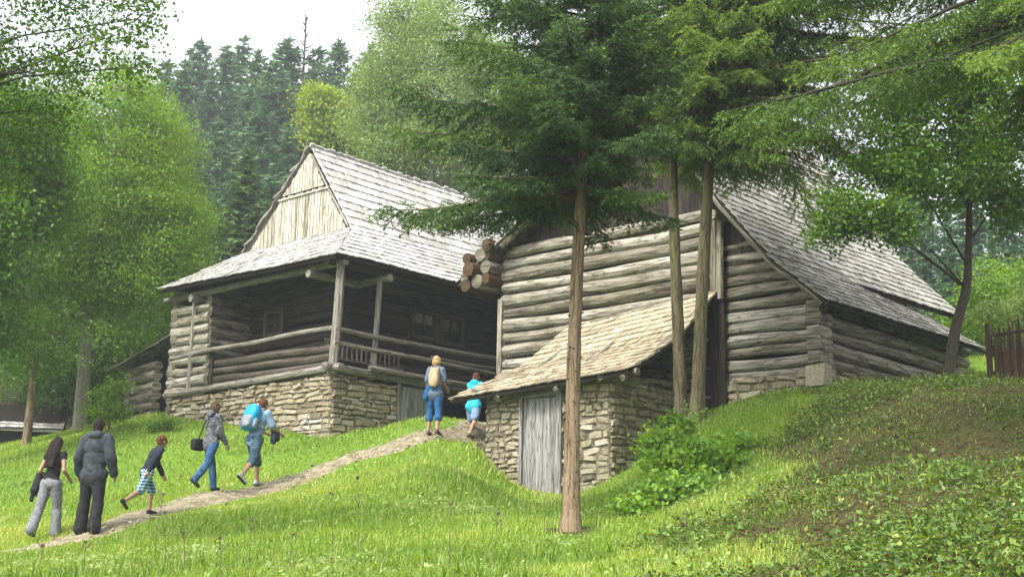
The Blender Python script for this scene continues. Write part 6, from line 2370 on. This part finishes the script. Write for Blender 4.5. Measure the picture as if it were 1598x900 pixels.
# 3 boy
f = Fig('boy in a navy sweater and plaid shorts leaning forward into his stride', foot_at(224, 806, 21.0), 50, 1.36, lean=24, thigh=(26, -22), knee=(28, 34), arm=(16, -46), elbow=(8, 14), spread=(0.03, 0.03), armout=(0.12, 0.28), stance=0, male=True, kid=True, skin=SKIN2)
f.top('sweater', NAVY, 0.020, sleeve=0.97, low=0.04, fold=0.012, seed=9)
f.legs('shorts', PLAID, 0.48, 0.014, flare=0.008, fold=0.010, seed=10)
f.shoes(SHOE_D)
f.hair(HAIR_R, 'short', 11)

# 4 woman with the shoulder bag
f = Fig('woman in a grey patterned top and blue jeans with a black bag at her hip', foot_at(324, 772, 23.4), 38, 1.68, lean=3, thigh=(20, -20), knee=(12, 22), arm=(10, 4), elbow=(60, 30), spread=(0.02, 0.02), armout=(0.12, 0.14), stance=0, male=False)
f.top('blouse', GREYTOP, 0.024, sleeve=0.95, low=0.05, fold=0.012, hood=True, seed=13)
f.legs('jeans', JEANS, 1.0, 0.010, flare=0.010, fold=0.008, seed=14)
f.shoes(SHOE_D)
f.hair(HAIR_B, 'bob', 15)
bag = f.add_to('shoulder_bag', 'black shoulder bag slung behind the hip of the woman in jeans', 'bag')
mb = MB()
bc = f.pel + V((-0.20, -0.15, -0.03))
ellip(mb, bc, (0.085, 0.155, 0.115), Matrix.Rotation(0.3, 3, 'Z'), e=0.5)
fuse('bag_body', mb, BLACK, bag, 0.011, 3, 0.008, 9, 3.0)
mb = MB()
P_ = [bc + V((0, 0.02, 0.10)), f.pel + V((-0.16, -0.13, 0.16)), f.chest + V((-0.02, -0.165, 0.03)), f.shc + V((0.10, -0.10, 0.06)), f.shc + V((0.11, 0.0, 0.09)), f.chest + V((0.06, 0.15, 0.05)), f.pel + V((-0.15, 0.15, 0.15)), bc + V((0, 0.12, 0.08))]
P_ = [V(q) for q in cat([tuple(q) for q in P_], 4)]
for a_, b_ in zip(P_[:-1], P_[1:]):
    capsule(mb, a_, 0.014, b_, 0.014, n=8)
fuse('bag_strap', mb, BLACK, bag, 0.008, 2)

# 5 man with the blue backpack
f = Fig('person in a pale blue shirt and denim shorts bending under a bright blue backpack', foot_at(392, 768, 24.2), 34, 1.76, lean=16, thigh=(30, -16), knee=(24, 28), arm=(16, 14), elbow=(58, 52), spread=(0.06, 0.06), armout=(0.16, 0.22), stance=0, skin=SKIN)
f.top('shirt', SHIRTB, 0.022, sleeve=0.42, low=0.04, fold=0.012, seed=17)
f.legs('shorts', DENIM, 0.55, 0.028, flare=0.022, fold=0.012, seed=18)
f.shoes(SHOE_W, SOLE)
f.hair(HAIR_R, 'short', 19)
pack(f, 'bright blue backpack with grey pockets on the bending walker', (PACKB, PACKG), size=(0.165, 0.12, 0.25), off=0.215)
j = f.add_to('folded_jacket', 'dark jacket carried at the right side of the backpack wearer', 'jacket')
mb = MB()
q = f.el[1].lerp(f.wr[1], 0.45)
capsule(mb, q + V((-0.02, -0.05, 0.0)), 0.06, q + V((0.0, -0.07, -0.20)), 0.07, fx=0.8)
capsule(mb, q + V((-0.02, 0.04, 0.0)), 0.055, q + V((0.0, 0.03, -0.16)), 0.06, fx=0.8)
fuse('coat_body', mb, NAVY, j, 0.011, 3, 0.012, 10, 2.0)

# 6 woman with the beige pack
f = Fig('blond woman in a slate t-shirt and blue cropped trousers beside the plank door', foot_at(676, 684, 26.6), 22, 1.70, lean=5, thigh=(6, -2), knee=(10, 8), arm=(-4, 4), elbow=(30, 60), spread=(0.06, 0.06), armout=(0.16, 0.14), stance=0, male=False)
f.top('t_shirt', TEE, 0.022, sleeve=0.4, low=0.06, fold=0.012, seed=21, belly=1.08)
f.legs('cropped_trousers', CAPRI, 0.66, 0.020, flare=0.022, fold=0.012, seed=22)
f.shoes(SANDAL)
f.hair(HAIR_Y, 'bob', 23)
pack(f, 'small beige drawstring backpack on the blond woman', (BEIGE, BEIGE2), size=(0.115, 0.085, 0.20), off=0.175, drop=0.05, pocket=False, side=0.05)
j = f.add_to('waist_jacket', 'blue jacket tied round the waist of the blond woman', 'jacket')
mb = MB()
capsule(mb, f.pel + V((-0.10, -0.06, 0.06)), 0.09, f.pel + V((-0.17, -0.08, -0.12)), 0.07, fx=0.9)
capsule(mb, f.pel + V((-0.12, -0.02, 0.09)), 0.075, f.pel + V((0.12, -0.05, 0.09)), 0.075)
fuse('coat_body', mb, CAPRI, j, 0.011, 3, 0.014, 10, 2.0)

# 7 girl in turquoise
f = Fig('girl with red hair in a turquoise hoodie and denim shorts behind the cellar roof', foot_at(738, 672, 28.4), 28, 1.63, lean=8, thigh=(20, -18), knee=(16, 20), arm=(20, 26), elbow=(40, 44), spread=(0.05, 0.05), armout=(0.14, 0.34), stance=1, male=False)
f.top('hoodie', HOODIE, 0.028, sleeve=0.95, low=0.07, fold=0.012, hood=True, seed=25)
f.legs('shorts', PALEDENIM, 0.36, 0.022, flare=0.014, fold=0.010, seed=26)
f.shoes(SANDAL)
f.hair(HAIR_R, 'medium', 27)
j = f.add_to('teal_jacket', 'teal jacket swinging from the hand of the girl in the hoodie', 'jacket')
mb = MB()
q = f.wr[1] + f.hdir[1] * 0.06
capsule(mb, q, 0.045, q + V((0.08, 0.02, -0.20)), 0.075, fx=0.7)
capsule(mb, q + V((0.02, 0, -0.05)), 0.05, q + V((0.14, -0.04, -0.16)), 0.06, fx=0.7)
fuse('coat_body', mb, HOODIN, j, 0.011, 3, 0.014, 10, 2.0)

# ------------------------------------------------------------------ air, sky, sun, render settings
def haze_box():
    m, nt, out = new_mat('haze_air')
    pv = N(nt, 'ShaderNodeVolumePrincipled')
    pv.inputs['Color'].default_value = (0.90, 0.95, 0.97, 1)
    pv.inputs['Density'].default_value = HAZE
    pv.inputs['Anisotropy'].default_value = 0.2
    nt.links.new(pv.outputs[0], out.inputs['Volume'])
    mb = MB()
    x0, x1, y0, y1, z0, z1 = -425, 425, -155, 505, -30, 130
    mb.box(((x0 + x1) / 2, (y0 + y1) / 2, (z0 + z1) / 2), V(((x1 - x0) / 2, 0, 0)), V((0, (y1 - y0) / 2, 0)), V((0, 0, (z1 - z0) / 2)))
    o = mb.build('haze', m, None)
    o['kind'] = 'stuff'
    o['label'] = 'thin pale haze in the air of the valley'


HAZE = 0.0011
haze_box()

SUN_EL, SUN_DIR = R(52), V((-0.64, -0.77, 0)).normalized()
w = bpy.data.worlds.new('World')
scene.world = w
w.use_nodes = True
nt = w.node_tree
nt.nodes.clear()
sky = nt.nodes.new('ShaderNodeTexSky')
sky.sky_type = 'NISHITA'
sky.sun_disc = False
sky.sun_elevation = SUN_EL
sky.sun_rotation = math.atan2(SUN_DIR.x, SUN_DIR.y)
sky.air_density = 1.0
sky.dust_density = 4.0
sky.ozone_density = 1.0
hs = nt.nodes.new('ShaderNodeHueSaturation')
hs.inputs['Saturation'].default_value = 0.22
bg = nt.nodes.new('ShaderNodeBackground')
bg.inputs['Strength'].default_value = 0.15
wo = nt.nodes.new('ShaderNodeOutputWorld')
nt.links.new(sky.outputs[0], hs.inputs['Color'])
nt.links.new(hs.outputs[0], bg.inputs['Color'])
nt.links.new(bg.outputs[0], wo.inputs['Surface'])

sd = bpy.data.lights.new('sun', 'SUN')
sd.energy = 1.5
sd.angle = R(10)
sd.color = (1.0, 0.96, 0.88)
so = bpy.data.objects.new('sun', sd)
COL.objects.link(so)
d = V((SUN_DIR.x * math.cos(SUN_EL), SUN_DIR.y * math.cos(SUN_EL), math.sin(SUN_EL)))
so.rotation_euler = d.to_track_quat('Z', 'Y').to_euler()
so.location = (0, 0, 60)

scene.view_settings.view_transform = 'Standard'
scene.view_settings.look = 'None'
scene.view_settings.exposure = 1.8
scene.view_settings.gamma = 1
scene.view_settings.use_curve_mapping = False
scene.render.engine = 'CYCLES'
c = scene.cycles
c.use_denoising = True
c.max_bounces = 5
c.diffuse_bounces = 3
c.glossy_bounces = 2
c.transmission_bounces = 3
c.volume_bounces = 0
c.transparent_max_bounces = 4
c.caustics_reflective = c.caustics_refractive = False
c.use_adaptive_sampling = True
c.adaptive_threshold = 0.02
